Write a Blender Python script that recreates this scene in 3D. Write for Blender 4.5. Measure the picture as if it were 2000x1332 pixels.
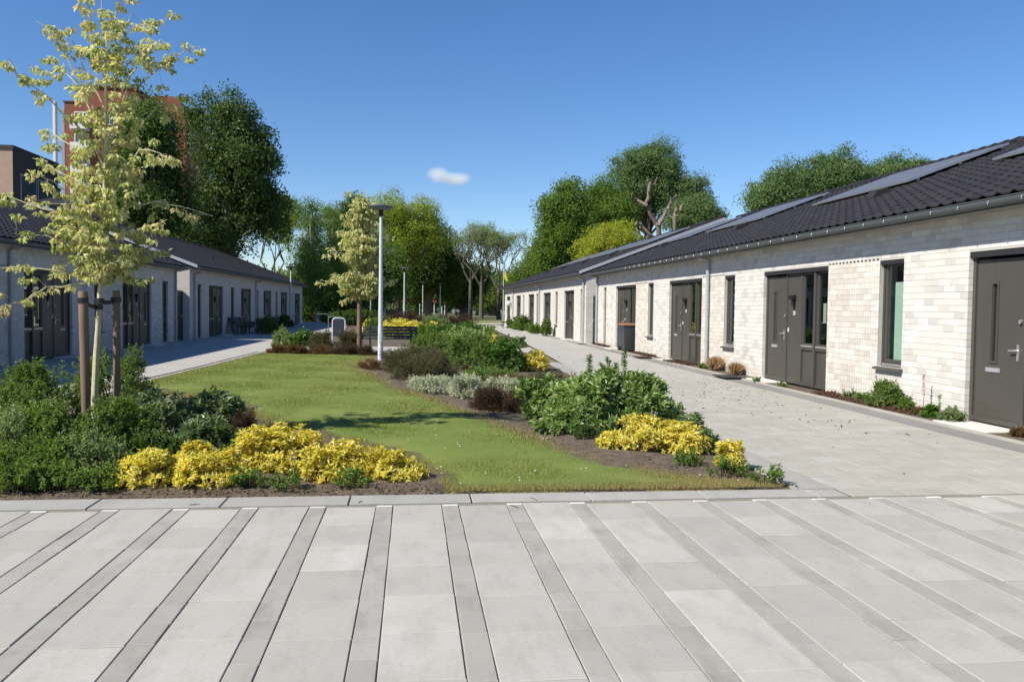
import bpy, math, random
import numpy as np
from mathutils import Vector, Matrix
random.seed(7); RG = np.random.default_rng(11)
for o in list(bpy.data.objects): bpy.data.objects.remove(o)
S = bpy.context.scene; COL = S.collection

# ------------------------------------------------------------------ camera
F_PX, YAW, PITCH, ROLL = 1635.47, 0.118702, 0.040532, 0.011623
cy, sy = math.cos(YAW), math.sin(YAW)
FW = Vector((sy*math.cos(PITCH), cy*math.cos(PITCH), -math.sin(PITCH)))
RT0 = Vector((cy, -sy, 0)); UP0 = RT0.cross(FW)
RT = RT0*math.cos(ROLL) + UP0*math.sin(ROLL); UP = UP0*math.cos(ROLL) - RT0*math.sin(ROLL)
EYE = Vector((0, 0, 1.6))
cd = bpy.data.cameras.new('camera'); cam = bpy.data.objects.new('camera', cd); COL.objects.link(cam)
cd.sensor_width = 36; cd.lens = 36*F_PX/2000; cd.clip_start = .05; cd.clip_end = 4000
M = Matrix.Identity(4)
for i in range(3):
    M[i][0] = RT[i]; M[i][1] = UP[i]; M[i][2] = -FW[i]; M[i][3] = EYE[i]
cam.matrix_world = M
S.camera = cam
# ------------------------------------------------------------------ world, sun, exposure
SUN = Vector((-1.0, -0.48, 1.02)).normalized()
W = bpy.data.worlds.new('World'); S.world = W; W.use_nodes = True
wn = W.node_tree; wn.nodes.clear()
wo = wn.nodes.new('ShaderNodeOutputWorld'); bg = wn.nodes.new('ShaderNodeBackground'); sk = wn.nodes.new('ShaderNodeTexSky')
sk.sky_type = 'NISHITA'; sk.sun_disc = False
sk.sun_elevation = math.asin(SUN.z); sk.sun_rotation = math.atan2(SUN.x, SUN.y)
sk.altitude = 600; sk.air_density = 1.0; sk.dust_density = 0.05; sk.ozone_density = 2.0
bg.inputs['Strength'].default_value = 0.088
wn.links.new(bg.outputs[0], wo.inputs[0])
SKY_SAT = wn.nodes.new('ShaderNodeHueSaturation'); SKY_SAT.inputs['Saturation'].default_value = 1.22
wn.links.new(sk.outputs[0], SKY_SAT.inputs['Color'])
SKY_WB = wn.nodes.new('ShaderNodeMix'); SKY_WB.data_type = 'RGBA'; SKY_WB.blend_type = 'MULTIPLY'; SKY_WB.inputs[0].default_value = 1
SKY_WB.inputs[7].default_value = (.88, .925, 1.06, 1)
wn.links.new(SKY_SAT.outputs[0], SKY_WB.inputs[6]); wn.links.new(SKY_WB.outputs[2], bg.inputs[0])
sd = bpy.data.lights.new('sun', 'SUN'); sd.energy = 5.0; sd.angle = math.radians(.53); sd.color = (1, .945, .835)
so = bpy.data.objects.new('sun', sd); COL.objects.link(so)
so.rotation_euler = SUN.to_track_quat('Z', 'Y').to_euler()
S.view_settings.view_transform = 'Standard'; S.view_settings.look = 'None'; S.view_settings.gamma = 1
S.view_settings.use_curve_mapping = False; S.view_settings.exposure = 0.60
S.render.engine = 'CYCLES'
S.cycles.max_bounces = 8; S.cycles.volume_bounces = 3; S.cycles.diffuse_bounces = 5; S.cycles.transmission_bounces = 6; S.cycles.transparent_max_bounces = 12

def at(px, py, Y):
    """point of the place seen in the photograph at px,py, Y metres up the street"""
    d = FW*F_PX + RT*(px-1000) - UP*(py-666)
    return EYE + d*(Y/d.y)

# ------------------------------------------------------------------ object helpers
def tag(o, label=None, cat=None, group=None, kind=None):
    if label: o['label'] = label
    if cat: o['category'] = cat
    if group: o['group'] = group
    if kind: o['kind'] = kind
    return o
def empty(name, label=None, cat=None, loc=(0, 0, 0), rz=0, group=None):
    o = bpy.data.objects.new(name, None); COL.objects.link(o); o.location = loc; o.rotation_euler = (0, 0, rz)
    o.empty_display_size = .2
    return tag(o, label, cat, group)
def mesh_from(name, V, loops, starts, totals, mat=None, attr=None, smooth=False, attr_dom='POINT', attr2=None):
    me = bpy.data.meshes.new(name)
    V = np.asarray(V, dtype=np.float32)
    me.vertices.add(len(V)); me.vertices.foreach_set('co', V.ravel())
    me.loops.add(len(loops)); me.loops.foreach_set('vertex_index', np.asarray(loops, dtype=np.int32))
    me.polygons.add(len(starts)); me.polygons.foreach_set('loop_start', np.asarray(starts, dtype=np.int32))
    me.polygons.foreach_set('loop_total', np.asarray(totals, dtype=np.int32))
    me.polygons.foreach_set('use_smooth', np.full(len(starts), bool(smooth)))
    me.update(calc_edges=True)
    if attr is not None:
        a = me.attributes.new('rnd', 'FLOAT', 'POINT'); a.data.foreach_set('value', np.asarray(attr, dtype=np.float32))
    if attr2 is not None:
        a = me.attributes.new('dry', 'FLOAT', 'POINT'); a.data.foreach_set('value', np.asarray(attr2, dtype=np.float32))
    if mat: me.materials.append(mat)
    return me
def link(name, me, parent=None, loc=None, label=None):
    o = bpy.data.objects.new(name, me); COL.objects.link(o)
    if parent: o.parent = parent
    if loc is not None: o.location = loc
    if label: o['label'] = label
    return o

class MB:
    """collects polygons; one mesh on build"""
    def __init__(s): s.v = []; s.f = []; s.r = []; s.sm = False
    def add(s, vs, fs, r=0.5):
        b = len(s.v); s.v += [tuple(v) for v in vs]; s.f += [tuple(i+b for i in f) for f in fs]; s.r += [r]*len(vs)
        return s
    def box(s, a, b, r=.5):
        x0, y0, z0 = a; x1, y1, z1 = b
        if x0 > x1: x0, x1 = x1, x0
        if y0 > y1: y0, y1 = y1, y0
        if z0 > z1: z0, z1 = z1, z0
        vs = [(x0,y0,z0),(x1,y0,z0),(x1,y1,z0),(x0,y1,z0),(x0,y0,z1),(x1,y0,z1),(x1,y1,z1),(x0,y1,z1)]
        return s.add(vs, [(0,3,2,1),(4,5,6,7),(0,1,5,4),(1,2,6,5),(2,3,7,6),(3,0,4,7)], r)
    def prism(s, pts, z0, z1, r=.5):
        n = len(pts)
        vs = [(p[0], p[1], z0) for p in pts] + [(p[0], p[1], z1) for p in pts]
        fs = [tuple(range(n-1, -1, -1)), tuple(range(n, 2*n))] + [(i, (i+1) % n, n+(i+1) % n, n+i) for i in range(n)]
        return s.add(vs, fs, r)
    def tube(s, pts, rad, n=8, r=.5, cap=True):
        pts = [Vector(p) for p in pts]
        if not hasattr(rad, '__len__'): rad = [rad]*len(pts)
        vs = []; fs = []
        ref = Vector((0.31, 0.17, 0.93))
        for i, p in enumerate(pts):
            d = (pts[min(i+1, len(pts)-1)] - pts[max(i-1, 0)]).normalized()
            q = ref if abs(d.dot(ref)) < .95 else Vector((1, 0, 0))
            u = d.cross(q).normalized(); w = d.cross(u)
            for k in range(n):
                t = 2*math.pi*k/n
                vs.append(p + (u*math.cos(t) + w*math.sin(t))*rad[i])
        for i in range(len(pts)-1):
            for k in range(n):
                fs.append((i*n+k, i*n+(k+1) % n, (i+1)*n+(k+1) % n, (i+1)*n+k))
        if cap: fs += [tuple(range(n-1, -1, -1)), tuple(range((len(pts)-1)*n, len(pts)*n))]
        return s.add(vs, fs, r)
    def lathe(s, prof, c=(0, 0, 0), n=20, r=.5):
        vs = []; fs = []
        for (rr, z) in prof:
            for k in range(n):
                t = 2*math.pi*k/n; vs.append((c[0]+rr*math.cos(t), c[1]+rr*math.sin(t), c[2]+z))
        for i in range(len(prof)-1):
            for k in range(n):
                fs.append((i*n+k, i*n+(k+1) % n, (i+1)*n+(k+1) % n, (i+1)*n+k))
        fs += [tuple(range(n-1, -1, -1)), tuple(range((len(prof)-1)*n, len(prof)*n))]
        return s.add(vs, fs, r)
    def mesh(s, name, mat, smooth=False):
        loops = [i for f in s.f for i in f]; tot = [len(f) for f in s.f]
        st = np.concatenate([[0], np.cumsum(tot)[:-1]]) if tot else []
        me = mesh_from(name, s.v, loops, st, tot, mat, s.r)
        if smooth:
            me.polygons.foreach_set('use_smooth', np.ones(len(s.f), dtype=bool))
            me.set_sharp_from_angle(angle=math.radians(40))
        return me
    def build(s, name, mat, parent=None, loc=None, smooth=False, label=None):
        return link(name, s.mesh(name, mat, smooth), parent, loc, label)
def bevel(o, w, seg=2):
    m = o.modifiers.new('bevel', 'BEVEL'); m.width = w; m.segments = seg; m.limit_method = 'ANGLE'; return o

# ------------------------------------------------------------------ materials
def L(c): return (c[0], c[1], c[2], 1)
def newmat(name):
    m = bpy.data.materials.new(name); m.use_nodes = True; nt = m.node_tree; nt.nodes.clear()
    out = nt.nodes.new('ShaderNodeOutputMaterial'); return m, nt, out
def node(nt, t, **k):
    n = nt.nodes.new(t)
    for a, b in k.items():
        if a.startswith('i_'): n.inputs[a[2:].replace('_', ' ')].default_value = b
        else: setattr(n, a, b)
    return n
def geo_pos(nt): return nt.nodes.new('ShaderNodeNewGeometry').outputs['Position']
def mixc(nt, fac, a, b, mode='MIX'):
    m = nt.nodes.new('ShaderNodeMix'); m.data_type = 'RGBA'; m.blend_type = mode
    for s, v in ((m.inputs[0], fac), (m.inputs[6], a), (m.inputs[7], b)):
        if isinstance(v, (int, float)): s.default_value = v
        elif isinstance(v, tuple): s.default_value = L(v)
        else: nt.links.new(v, s)
    return m.outputs[2]
def noise(nt, pos, scale, detail=4, rough=.6, stretch=None):
    n = node(nt, 'ShaderNodeTexNoise', i_Scale=scale, i_Detail=detail, i_Roughness=rough)
    if stretch:
        mp = nt.nodes.new('ShaderNodeMapping'); mp.inputs['Scale'].default_value = stretch
        nt.links.new(pos, mp.inputs[0]); pos = mp.outputs[0]
    nt.links.new(pos, n.inputs['Vector']); return n.outputs['Fac']
def ramp(nt, fac, stops, interp='LINEAR'):
    r = nt.nodes.new('ShaderNodeValToRGB'); r.color_ramp.interpolation = interp
    e = r.color_ramp.elements
    while len(e) > 1: e.remove(e[-1])
    e[0].position = stops[0][0]; c = stops[0][1]; e[0].color = L(c) if isinstance(c, tuple) else (c, c, c, 1)
    for p, c in stops[1:]:
        x = e.new(p); x.color = L(c) if isinstance(c, tuple) else (c, c, c, 1)
    nt.links.new(fac, r.inputs[0]); return r.outputs[0]
def math_(nt, op, a, b=None, clamp=False):
    m = nt.nodes.new('ShaderNodeMath'); m.operation = op; m.use_clamp = clamp
    for i, v in enumerate((a, b)):
        if v is None: continue
        if isinstance(v, (int, float)): m.inputs[i].default_value = v
        else: nt.links.new(v, m.inputs[i])
    return m.outputs[0]
def attr(nt, n='rnd'): return node(nt, 'ShaderNodeAttribute', attribute_name=n).outputs['Fac']
def piece_rnd(nt):
    """per-piece value: stored on joined pieces (attribute), per object on single ones"""
    oi = nt.nodes.new('ShaderNodeObjectInfo').outputs['Random']
    return math_(nt, 'FRACT', math_(nt, 'ADD', attr(nt), oi))
def bsdf(nt, out, col, rough=.8, bump=None, bump_str=.3, metal=0, spec=.5, bump_d=.01):
    b = nt.nodes.new('ShaderNodeBsdfPrincipled')
    for s, v in ((b.inputs['Base Color'], col), (b.inputs['Roughness'], rough)):
        if isinstance(v, tuple): s.default_value = L(v)
        elif isinstance(v, (int, float)): s.default_value = v
        else: nt.links.new(v, s)
    b.inputs['Metallic'].default_value = metal; b.inputs['Specular IOR Level'].default_value = spec
    if bump is not None:
        bp = node(nt, 'ShaderNodeBump', i_Strength=bump_str, i_Distance=bump_d)
        nt.links.new(bump, bp.inputs['Height']); nt.links.new(bp.outputs[0], b.inputs['Normal'])
    nt.links.new(b.outputs[0], out.inputs[0]); return b
def simple(name, c, rough=.6, c2=None, scale=8, metal=0, spec=.5, bump=.15, stretch=None, bd=.01):
    m, nt, out = newmat(name); pos = nt.nodes.new('ShaderNodeTexCoord').outputs['Object']
    n = noise(nt, pos, scale, 5, .6, stretch)
    c2 = c2 or tuple(x*.82 for x in c)
    col = mixc(nt, ramp(nt, n, [(.3, 0.0), (.7, 1.0)]), c, c2)
    bsdf(nt, out, col, rough, n, bump, metal, spec, bd); return m
def leafmat(name, cols, trans=.35, rough=.45, gloss=.5, big=1.2, bigcol=None):
    """cols: ramp stops along the per-leaf random value"""
    trans = min(.5, trans+.12); gloss *= .55
    m, nt, out = newmat(name); r = attr(nt)
    n = len(cols); col = ramp(nt, r, [(i/(n-1) if n > 1 else 0, c) for i, c in enumerate(cols)])
    nz = noise(nt, geo_pos(nt), big, 2, .5)
    col = mixc(nt, ramp(nt, nz, [(.35, 0.0), (.65, .45)]), col, bigcol or tuple(x*.72 for x in cols[0]))
    b = nt.nodes.new('ShaderNodeBsdfPrincipled'); nt.links.new(col, b.inputs['Base Color'])
    b.inputs['Roughness'].default_value = rough; b.inputs['Specular IOR Level'].default_value = gloss
    t = nt.nodes.new('ShaderNodeBsdfTranslucent')
    tc = mixc(nt, 1.0, col, (1.35, 1.3, .6), 'MULTIPLY'); nt.links.new(tc, t.inputs[0])
    mx = nt.nodes.new('ShaderNodeMixShader'); mx.inputs[0].default_value = trans
    nt.links.new(b.outputs[0], mx.inputs[1]); nt.links.new(t.outputs[0], mx.inputs[2])
    nt.links.new(mx.outputs[0], out.inputs[0]); return m

def mat_slab(name, base, alt, warm, amount=.5):
    m, nt, out = newmat(name); pos = geo_pos(nt); r = piece_rnd(nt)
    col = mixc(nt, r, base, alt)
    col = mixc(nt, ramp(nt, noise(nt, pos, 2.2, 6, .65), [(.35, 0.0), (.7, .75)]), col, warm)
    st = noise(nt, pos, 5.5, 6, .7, (1, .35, 1))
    col = mixc(nt, ramp(nt, st, [(.48, 0.0), (.72, amount)]), col, tuple(x*.72 for x in base))
    sp = noise(nt, pos, 260, 2, .6)
    col = mixc(nt, ramp(nt, sp, [(.3, .22), (.5, 0.0)]), col, tuple(x*.45 for x in base))
    sp2 = noise(nt, pos, 11, 5, .75)
    big_ = noise(nt, pos, .55, 4, .6)
    col = mixc(nt, ramp(nt, big_, [(.42, 0.0), (.62, .22)]), col, tuple(x*.84 for x in base))
    fine = noise(nt, pos, 38, 6, .75)
    col = mixc(nt, ramp(nt, fine, [(.52, 0.0), (.68, .35)]), col, tuple(x*.70 for x in base))
    col = mixc(nt, ramp(nt, sp2, [(.62, 0.0), (.78, .4)]), col, tuple(min(1, x*1.28) for x in base))
    bsdf(nt, out, col, .85, sp, .25, 0, .3, .004); return m
M_SLAB = mat_slab('slab_light', (.335,.322,.292), (.455,.438,.398), (.395,.372,.325), .45)
M_BRICKPAVE = mat_slab('slab_dark', (.300,.286,.257), (.365,.350,.318), (.325,.305,.27), .8)
M_PATHSLAB = mat_slab('slab_path', (.36,.345,.308), (.42,.40,.36), (.335,.31,.265), .5)
M_BAND = mat_slab('slab_band', (.33,.325,.305), (.385,.375,.35), (.30,.285,.25), .6)
M_KERB = mat_slab('kerb_dark', (.215,.205,.198), (.25,.24,.23), (.23,.215,.20), .5)
M_PALE = mat_slab('stone_pale', (.62,.61,.57), (.68,.66,.62), (.56,.54,.48), .3)
M_JOINT = simple('joint_sand', (.15,.13,.105), .95, (.27,.24,.19), 60, bump=.4)

def mat_far_paving(name, base, alt, sx, sy_):
    m, nt, out = newmat(name); pos = geo_pos(nt)
    br = node(nt, 'ShaderNodeTexBrick', i_Scale=1.0, i_Mortar_Size=.006, i_Brick_Width=sx, i_Row_Height=sy_, i_Bias=0.0)
    br.inputs['Color1'].default_value = L(base); br.inputs['Color2'].default_value = L(alt); br.inputs['Mortar'].default_value = L(tuple(x*.5 for x in base))
    nt.links.new(pos, br.inputs['Vector'])
    col = mixc(nt, ramp(nt, noise(nt, pos, 1.4, 6, .65), [(.35, 0.0), (.7, .7)]), br.outputs['Color'], tuple(x*.88 for x in base))
    col = mixc(nt, ramp(nt, noise(nt, pos, 9, 5, .75), [(.55, 0.0), (.75, .3)]), col, tuple(x*.7 for x in base))
    bsdf(nt, out, col, .87, noise(nt, pos, 120, 2), .2, 0, .3, .004); return m
M_FARPATH = mat_far_paving('path_paving', (.36,.345,.31), (.42,.40,.365), .53, .265)

# masonry
m, nt, out = newmat('pale_brick'); M_BRICK = m
r = piece_rnd(nt); pos = geo_pos(nt)
col = ramp(nt, r, [(0, (.47,.445,.41)), (.10, (.55,.53,.50)), (.40, (.60,.59,.565)), (.62, (.55,.54,.515)), (.70, (.44,.43,.41)), (.76, (.58,.545,.49)), (.93, (.65,.645,.62)), (1, (.42,.39,.35))])
col = mixc(nt, ramp(nt, noise(nt, pos, 14, 6, .7), [(.35, 0.0), (.75, .40)]), col, (.43,.40,.355))
big = noise(nt, pos, .9, 4, .6)
col = mixc(nt, ramp(nt, big, [(.48, 0.0), (.78, .28)]), col, (.52,.475,.42))
sp = noise(nt, pos, 150, 3, .6)
col = mixc(nt, ramp(nt, sp, [(.28, .35), (.42, 0.0)]), col, (.30,.27,.23))
# splash dirt near the ground
zs = nt.nodes.new('ShaderNodeSeparateXYZ'); nt.links.new(pos, zs.inputs[0])
dirt = math_(nt, 'MULTIPLY', ramp(nt, zs.outputs[2], [(0, .55), (.35, 0.0)]), noise(nt, pos, 5, 4, .6))
col = mixc(nt, dirt, col, (.42,.33,.23))
bsdf(nt, out, col, .88, sp, .3, 0, .25, .004)
m, nt, out = newmat('fluted_brick'); M_FLUTE = m
r = piece_rnd(nt); pos = geo_pos(nt)
col = ramp(nt, r, [(0, (.50,.46,.41)), (.3, (.57,.54,.49)), (.55, (.63,.605,.56)), (.8, (.54,.505,.455)), (1, (.47,.43,.38))])
col = mixc(nt, ramp(nt, noise(nt, pos, 4.5, 5, .7, (1, 1, 2.2)), [(.4, 0.0), (.7, .5)]), col, (.45,.405,.355))
sp = noise(nt, pos, 150, 3, .6)
bsdf(nt, out, col, .9, sp, .3, 0, .2, .004)
M_MORTAR = simple('mortar', (.46,.44,.41), .95, (.38,.365,.335), 40, bump=.3)
m, nt, out = newmat('far_brickwork'); M_FARBRICK = m
pos = geo_pos(nt); sp3 = nt.nodes.new('ShaderNodeSeparateXYZ'); nt.links.new(pos, sp3.inputs[0])
cb = nt.nodes.new('ShaderNodeCombineXYZ'); nt.links.new(math_(nt, 'ADD', sp3.outputs[0], sp3.outputs[1]), cb.inputs[0]); nt.links.new(sp3.outputs[2], cb.inputs[1])
br = node(nt, 'ShaderNodeTexBrick', i_Scale=1.0, i_Mortar_Size=.005, i_Brick_Width=.25, i_Row_Height=.1)
br.inputs['Color1'].default_value = L((.49,.465,.43)); br.inputs['Color2'].default_value = L((.58,.565,.535)); br.inputs['Mortar'].default_value = L((.36,.345,.32))
nt.links.new(cb.outputs[0], br.inputs['Vector'])
col = mixc(nt, ramp(nt, noise(nt, pos, 1.1, 5, .65), [(.4, 0.0), (.7, .5)]), br.outputs['Color'], (.48,.43,.375))
col = mixc(nt, ramp(nt, zs_ := noise(nt, pos, 14, 3), [(.4, 0.0), (.7, .3)]), col, (.53,.49,.43))
bsdf(nt, out, col, .9, br.outputs['Fac'], .25, 0, .2, -.004)

M_TAUPE = simple('taupe_joinery', (.066,.060,.052), .42, (.060,.055,.048), 3, bump=.02)
M_TAUPE_D = simple('taupe_frame', (.052,.045,.039), .45, (.048,.042,.037), 3, bump=.02)
M_TRIM_SHADE = simple('dark_trim_and_shade', (.02,.02,.022), .6)  # painted shade in strips under opening heads; own colour of thresholds, roof edge
M_ALU = simple('aluminium', (.55,.56,.57), .35, (.48,.49,.50), 12, metal=.7, bump=.03)
M_WHITE = simple('white_plastic', (.75,.75,.74), .4, bump=.02)
M_ZINC = simple('zinc_gutter', (.085,.092,.096), .55, (.07,.076,.08), 6, metal=.15, bump=.08, stretch=(1, 1, .3))
M_PIPE = simple('grey_downpipe', (.38,.39,.40), .45, (.33,.34,.35), 6, metal=.2, bump=.04)
M_VERGE = simple('verge_trim', (.50,.51,.53), .45, (.43,.44,.46), 5, metal=.3, bump=.05)
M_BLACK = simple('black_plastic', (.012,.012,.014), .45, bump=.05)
M_SILL = simple('dark_sill_brick', (.06,.055,.052), .6, (.10,.09,.08), 30, bump=.3)
M_GREENGATE = simple('dark_green_gate', (.010,.030,.024), .5, (.008,.022,.018), 20, bump=.1)
M_ROOM = simple('room_interior', (.10,.095,.09), .9)
M_CURTAIN = simple('pale_green_blind', (.42,.52,.46), .8, (.38,.47,.42), 3)
M_CREAMC = simple('cream_curtain', (.55,.53,.48), .9, (.42,.40,.36), 22, stretch=(1, 3, .05))
m, nt, out = newmat('window_glass'); M_GLASS = m
gl = node(nt, 'ShaderNodeBsdfGlossy', i_Roughness=.005); gl.inputs['Color'].default_value = (.9, .95, .95, 1)
tr = nt.nodes.new('ShaderNodeBsdfTransparent'); tr.inputs[0].default_value = (.90, .94, .92, 1)
gm = nt.nodes.new('ShaderNodeNewGeometry'); dt = nt.nodes.new('ShaderNodeVectorMath'); dt.operation = 'DOT_PRODUCT'
nt.links.new(gm.outputs['Normal'], dt.inputs[0]); nt.links.new(gm.outputs['Incoming'], dt.inputs[1])
fr_ = math_(nt, 'POWER', math_(nt, 'SUBTRACT', 1.0, math_(nt, 'ABSOLUTE', dt.outputs['Value'])), 4.0); mx = nt.nodes.new('ShaderNodeMixShader')
nt.links.new(math_(nt, 'ADD', math_(nt, 'MULTIPLY', fr_, .9), .06, True), mx.inputs[0]); nt.links.new(tr.outputs[0], mx.inputs[1]); nt.links.new(gl.outputs[0], mx.inputs[2]); nt.links.new(mx.outputs[0], out.inputs[0])
# roof tile
m, nt, out = newmat('dark_roof_tile'); M_TILE = m
r = piece_rnd(nt); pos = geo_pos(nt)
col = mixc(nt, r, (.020,.018,.020), (.031,.028,.030))
col = mixc(nt, ramp(nt, noise(nt, pos, 20, 5, .7), [(.45, 0.0), (.75, .45)]), col, (.045,.040,.042))
bsdf(nt, out, col, .58, noise(nt, pos, 90, 3), .2, 0, .28, .004)
m, nt, out = newmat('solar_cells'); M_PV = m
tc = nt.nodes.new('ShaderNodeTexCoord').outputs['Object']
br = node(nt, 'ShaderNodeTexBrick', i_Scale=1.0, i_Mortar_Size=.006, i_Brick_Width=.16, i_Row_Height=.16, offset=0.0)
br.inputs['Color1'].default_value = L((.085,.088,.10)); br.inputs['Color2'].default_value = L((.10,.104,.118)); br.inputs['Mortar'].default_value = L((.26,.27,.29))
nt.links.new(tc, br.inputs['Vector']); bsdf(nt, out, br.outputs['Color'], .42, None, 0, 0, .6)
# vegetation
M_SOIL = simple('bed_soil', (.060,.044,.031), .97, (.135,.10,.068), 6, bump=.9, bd=.05)
M_MULCH = simple('bark_mulch', (.12,.055,.035), .95, (.06,.03,.022), 60, bump=.8)
m, nt, out = newmat('turf'); M_TURF = m
pos = geo_pos(nt); dry = attr(nt, 'dry')
col = ramp(nt, noise(nt, pos, 1.1, 6, .7), [(.3, (.11,.155,.035)), (.55, (.15,.19,.048)), (.75, (.22,.225,.07))])
col = mixc(nt, dry, col, (.25,.19,.09))
bsdf(nt, out, col, .95, noise(nt, pos, 60, 3), .6, 0, .1, .02)
m, nt, out = newmat('grass_blade'); M_BLADE = m
pos = geo_pos(nt); dry = attr(nt, 'dry'); r = attr(nt)
col = ramp(nt, r, [(0, (.16,.245,.048)), (.5, (.235,.31,.072)), (.85, (.33,.365,.115)), (1, (.50,.43,.22))])
n1 = noise(nt, pos, .8, 5, .7)
col = mixc(nt, ramp(nt, n1, [(.42, 0.0), (.66, .8)]), col, (.36,.35,.13))
col = mixc(nt, dry, col, (.36,.28,.13))
d1 = nt.nodes.new('ShaderNodeBsdfDiffuse'); t1 = nt.nodes.new('ShaderNodeBsdfTranslucent'); mx = nt.nodes.new('ShaderNodeMixShader'); mx.inputs[0].default_value = .35
nt.links.new(col, d1.inputs[0]); nt.links.new(col, t1.inputs[0]); nt.links.new(d1.outputs[0], mx.inputs[1]); nt.links.new(t1.outputs[0], mx.inputs[2]); nt.links.new(mx.outputs[0], out.inputs[0])
M_BARK = simple('bark_grey', (.16,.135,.105), .95, (.085,.07,.055), 12, bump=.8, stretch=(1, 1, .25), bd=.04)
M_BARKP = simple('bark_pale', (.22,.175,.125), .9, (.12,.09,.065), 6, bump=.6, stretch=(1, 1, .3), bd=.04)
M_BARKT = simple('bark_twiggy', (.115,.10,.08), .9, (.075,.063,.05), 6, bump=.3)
M_BIRCH = simple('bark_birch', (.50,.48,.43), .8, (.16,.14,.12), 9, bump=.3, stretch=(1, 1, 3))
M_YBARK = simple('young_bark', (.36,.32,.15), .8, (.52,.48,.34), 26, bump=.4)
M_STAKE = simple('stake_wood', (.21,.135,.09), .9, (.11,.075,.055), 9, bump=.5, stretch=(1, 1, .08))
M_TWIG = simple('twig', (.13,.085,.055), .9, (.08,.05,.035), 20)
LM = {
 'dark': leafmat('leaves_dark', [(0.060,0.108,0.025), (0.091,0.157,0.035), (0.157,0.238,0.050)], .25),
 'deep': leafmat('leaves_deep', [(0.051,0.094,0.025), (0.084,0.142,0.035), (0.142,0.212,0.058)], .2),
 'mid': leafmat('leaves_mid', [(0.097,0.166,0.038), (0.144,0.233,0.047), (0.220,0.311,0.070)], .35),
 'poplar': leafmat('leaves_poplar', [(0.087,0.159,0.064), (0.137,0.220,0.082), (0.236,0.323,0.132)], .3),
 'oak': leafmat('leaves_oak', [(0.088,0.160,0.025), (0.145,0.235,0.038), (0.238,0.336,0.064)], .35),
 'light': leafmat('leaves_light', [(0.166,0.254,0.078), (0.244,0.332,0.117), (0.351,0.448,0.195)], .4),
 'birch': leafmat('leaves_birch', [(0.132,0.228,0.050), (0.204,0.312,0.073), (0.312,0.420,0.127)], .4),
 'lime': leafmat('leaves_lime', [(.24,.28,.03), (.34,.38,.045), (.44,.46,.08)], .45, .5, .4, 1.2, (.26,.30,.03)),
 'spring': leafmat('leaves_spring', [(0.198,0.268,0.034), (0.306,0.384,0.053), (0.436,0.501,0.096)], .4),
 'maple': leafmat('leaves_variegated', [(.18,.26,.08), (.40,.45,.18), (.60,.61,.32), (.72,.70,.45), (.58,.45,.32)], .30, .5, .4, 1.2, (.40,.42,.20)),
 'shrub': leafmat('leaves_shrub', [(0.100,0.169,0.042), (0.161,0.248,0.061), (0.248,0.347,0.097)], .35),
 'grey': leafmat('leaves_greygreen', [(0.137,0.199,0.080), (0.224,0.300,0.127), (0.374,0.449,0.230)], .3),
 'rhodo': leafmat('leaves_rhodo', [(0.112,0.194,0.048), (0.193,0.301,0.077), (0.338,0.453,0.161), (0.540,0.625,0.324)], .25, .38, .6),
 'rhodo_d': leafmat('leaves_rhodo_dark', [(0.072,0.129,0.050), (0.133,0.198,0.081), (0.240,0.315,0.147), (0.480,0.535,0.338)], .2, .35, .7),
 'laurel': leafmat('leaves_laurel', [(0.056,0.136,0.019), (0.088,0.192,0.029), (0.160,0.272,0.056)], .25, .3, .7),
 'yellow': leafmat('leaves_golden', [(.14,.19,.035), (.54,.48,.06), (.78,.67,.11), (.83,.75,.24), (.86,.82,.46)], .30, .5, .5, 7, (.50,.46,.07)),
 'white': leafmat('leaves_silver', [(0.200,0.250,0.140), (0.420,0.460,0.340), (0.660,0.680,0.600), (0.780,0.780,0.740)], .25),
 'heather': leafmat('leaves_heather', [(0.054,0.034,0.026), (0.090,0.054,0.036), (0.132,0.090,0.048)], .15),
 'twiggy': leafmat('leaves_twiggy', [(0.070,0.078,0.037), (0.118,0.121,0.061), (0.203,0.156,0.086)], .2),
 'straw': leafmat('leaves_straw', [(0.380,0.270,0.150), (0.500,0.370,0.220), (0.550,0.440,0.280)], .3),
 'rust': leafmat('leaves_rust', [(0.144,0.078,0.042), (0.216,0.114,0.066), (0.120,0.120,0.036)], .2),
 'pink': leafmat('petals_pink', [(0.600,0.300,0.450), (0.700,0.450,0.550)], .3),
 'litter': leafmat('leaf_litter', [(0.050,0.045,0.020), (0.100,0.085,0.035), (0.050,0.080,0.025)], .1),
}

# ------------------------------------------------------------------ leaf meshes
def unit(v): return v/np.maximum(np.linalg.norm(v, axis=1, keepdims=True), 1e-9)
def leaf_arrays(P, D, Ln, Wd, rnd, fold=.25, N=None):
    """diamond leaves folded on the mid rib; P base points, D directions"""
    n = len(P); D = unit(D)
    if N is None: N = RG.normal(size=(n, 3)) + np.array([0, 0, .6])
    Sd = unit(np.cross(D, N)); Nn = unit(np.cross(Sd, D))
    Ln = np.broadcast_to(np.asarray(Ln, float).reshape(-1, 1), (n, 1)); Wd = np.broadcast_to(np.asarray(Wd, float).reshape(-1, 1), (n, 1))
    mid = P + D*Ln*.45
    A = P; B = mid + Sd*Wd*.5 + Nn*Wd*fold; Cc = P + D*Ln - Nn*Ln*.12; E = mid - Sd*Wd*.5 + Nn*Wd*fold
    V = np.stack([A, B, Cc, E], 1).reshape(-1, 3)
    base = (np.arange(n)*4)[:, None]
    loops = (base + np.array([0, 1, 2, 0, 2, 3])).ravel()
    return V, loops, np.repeat(rnd, 4)
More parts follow.
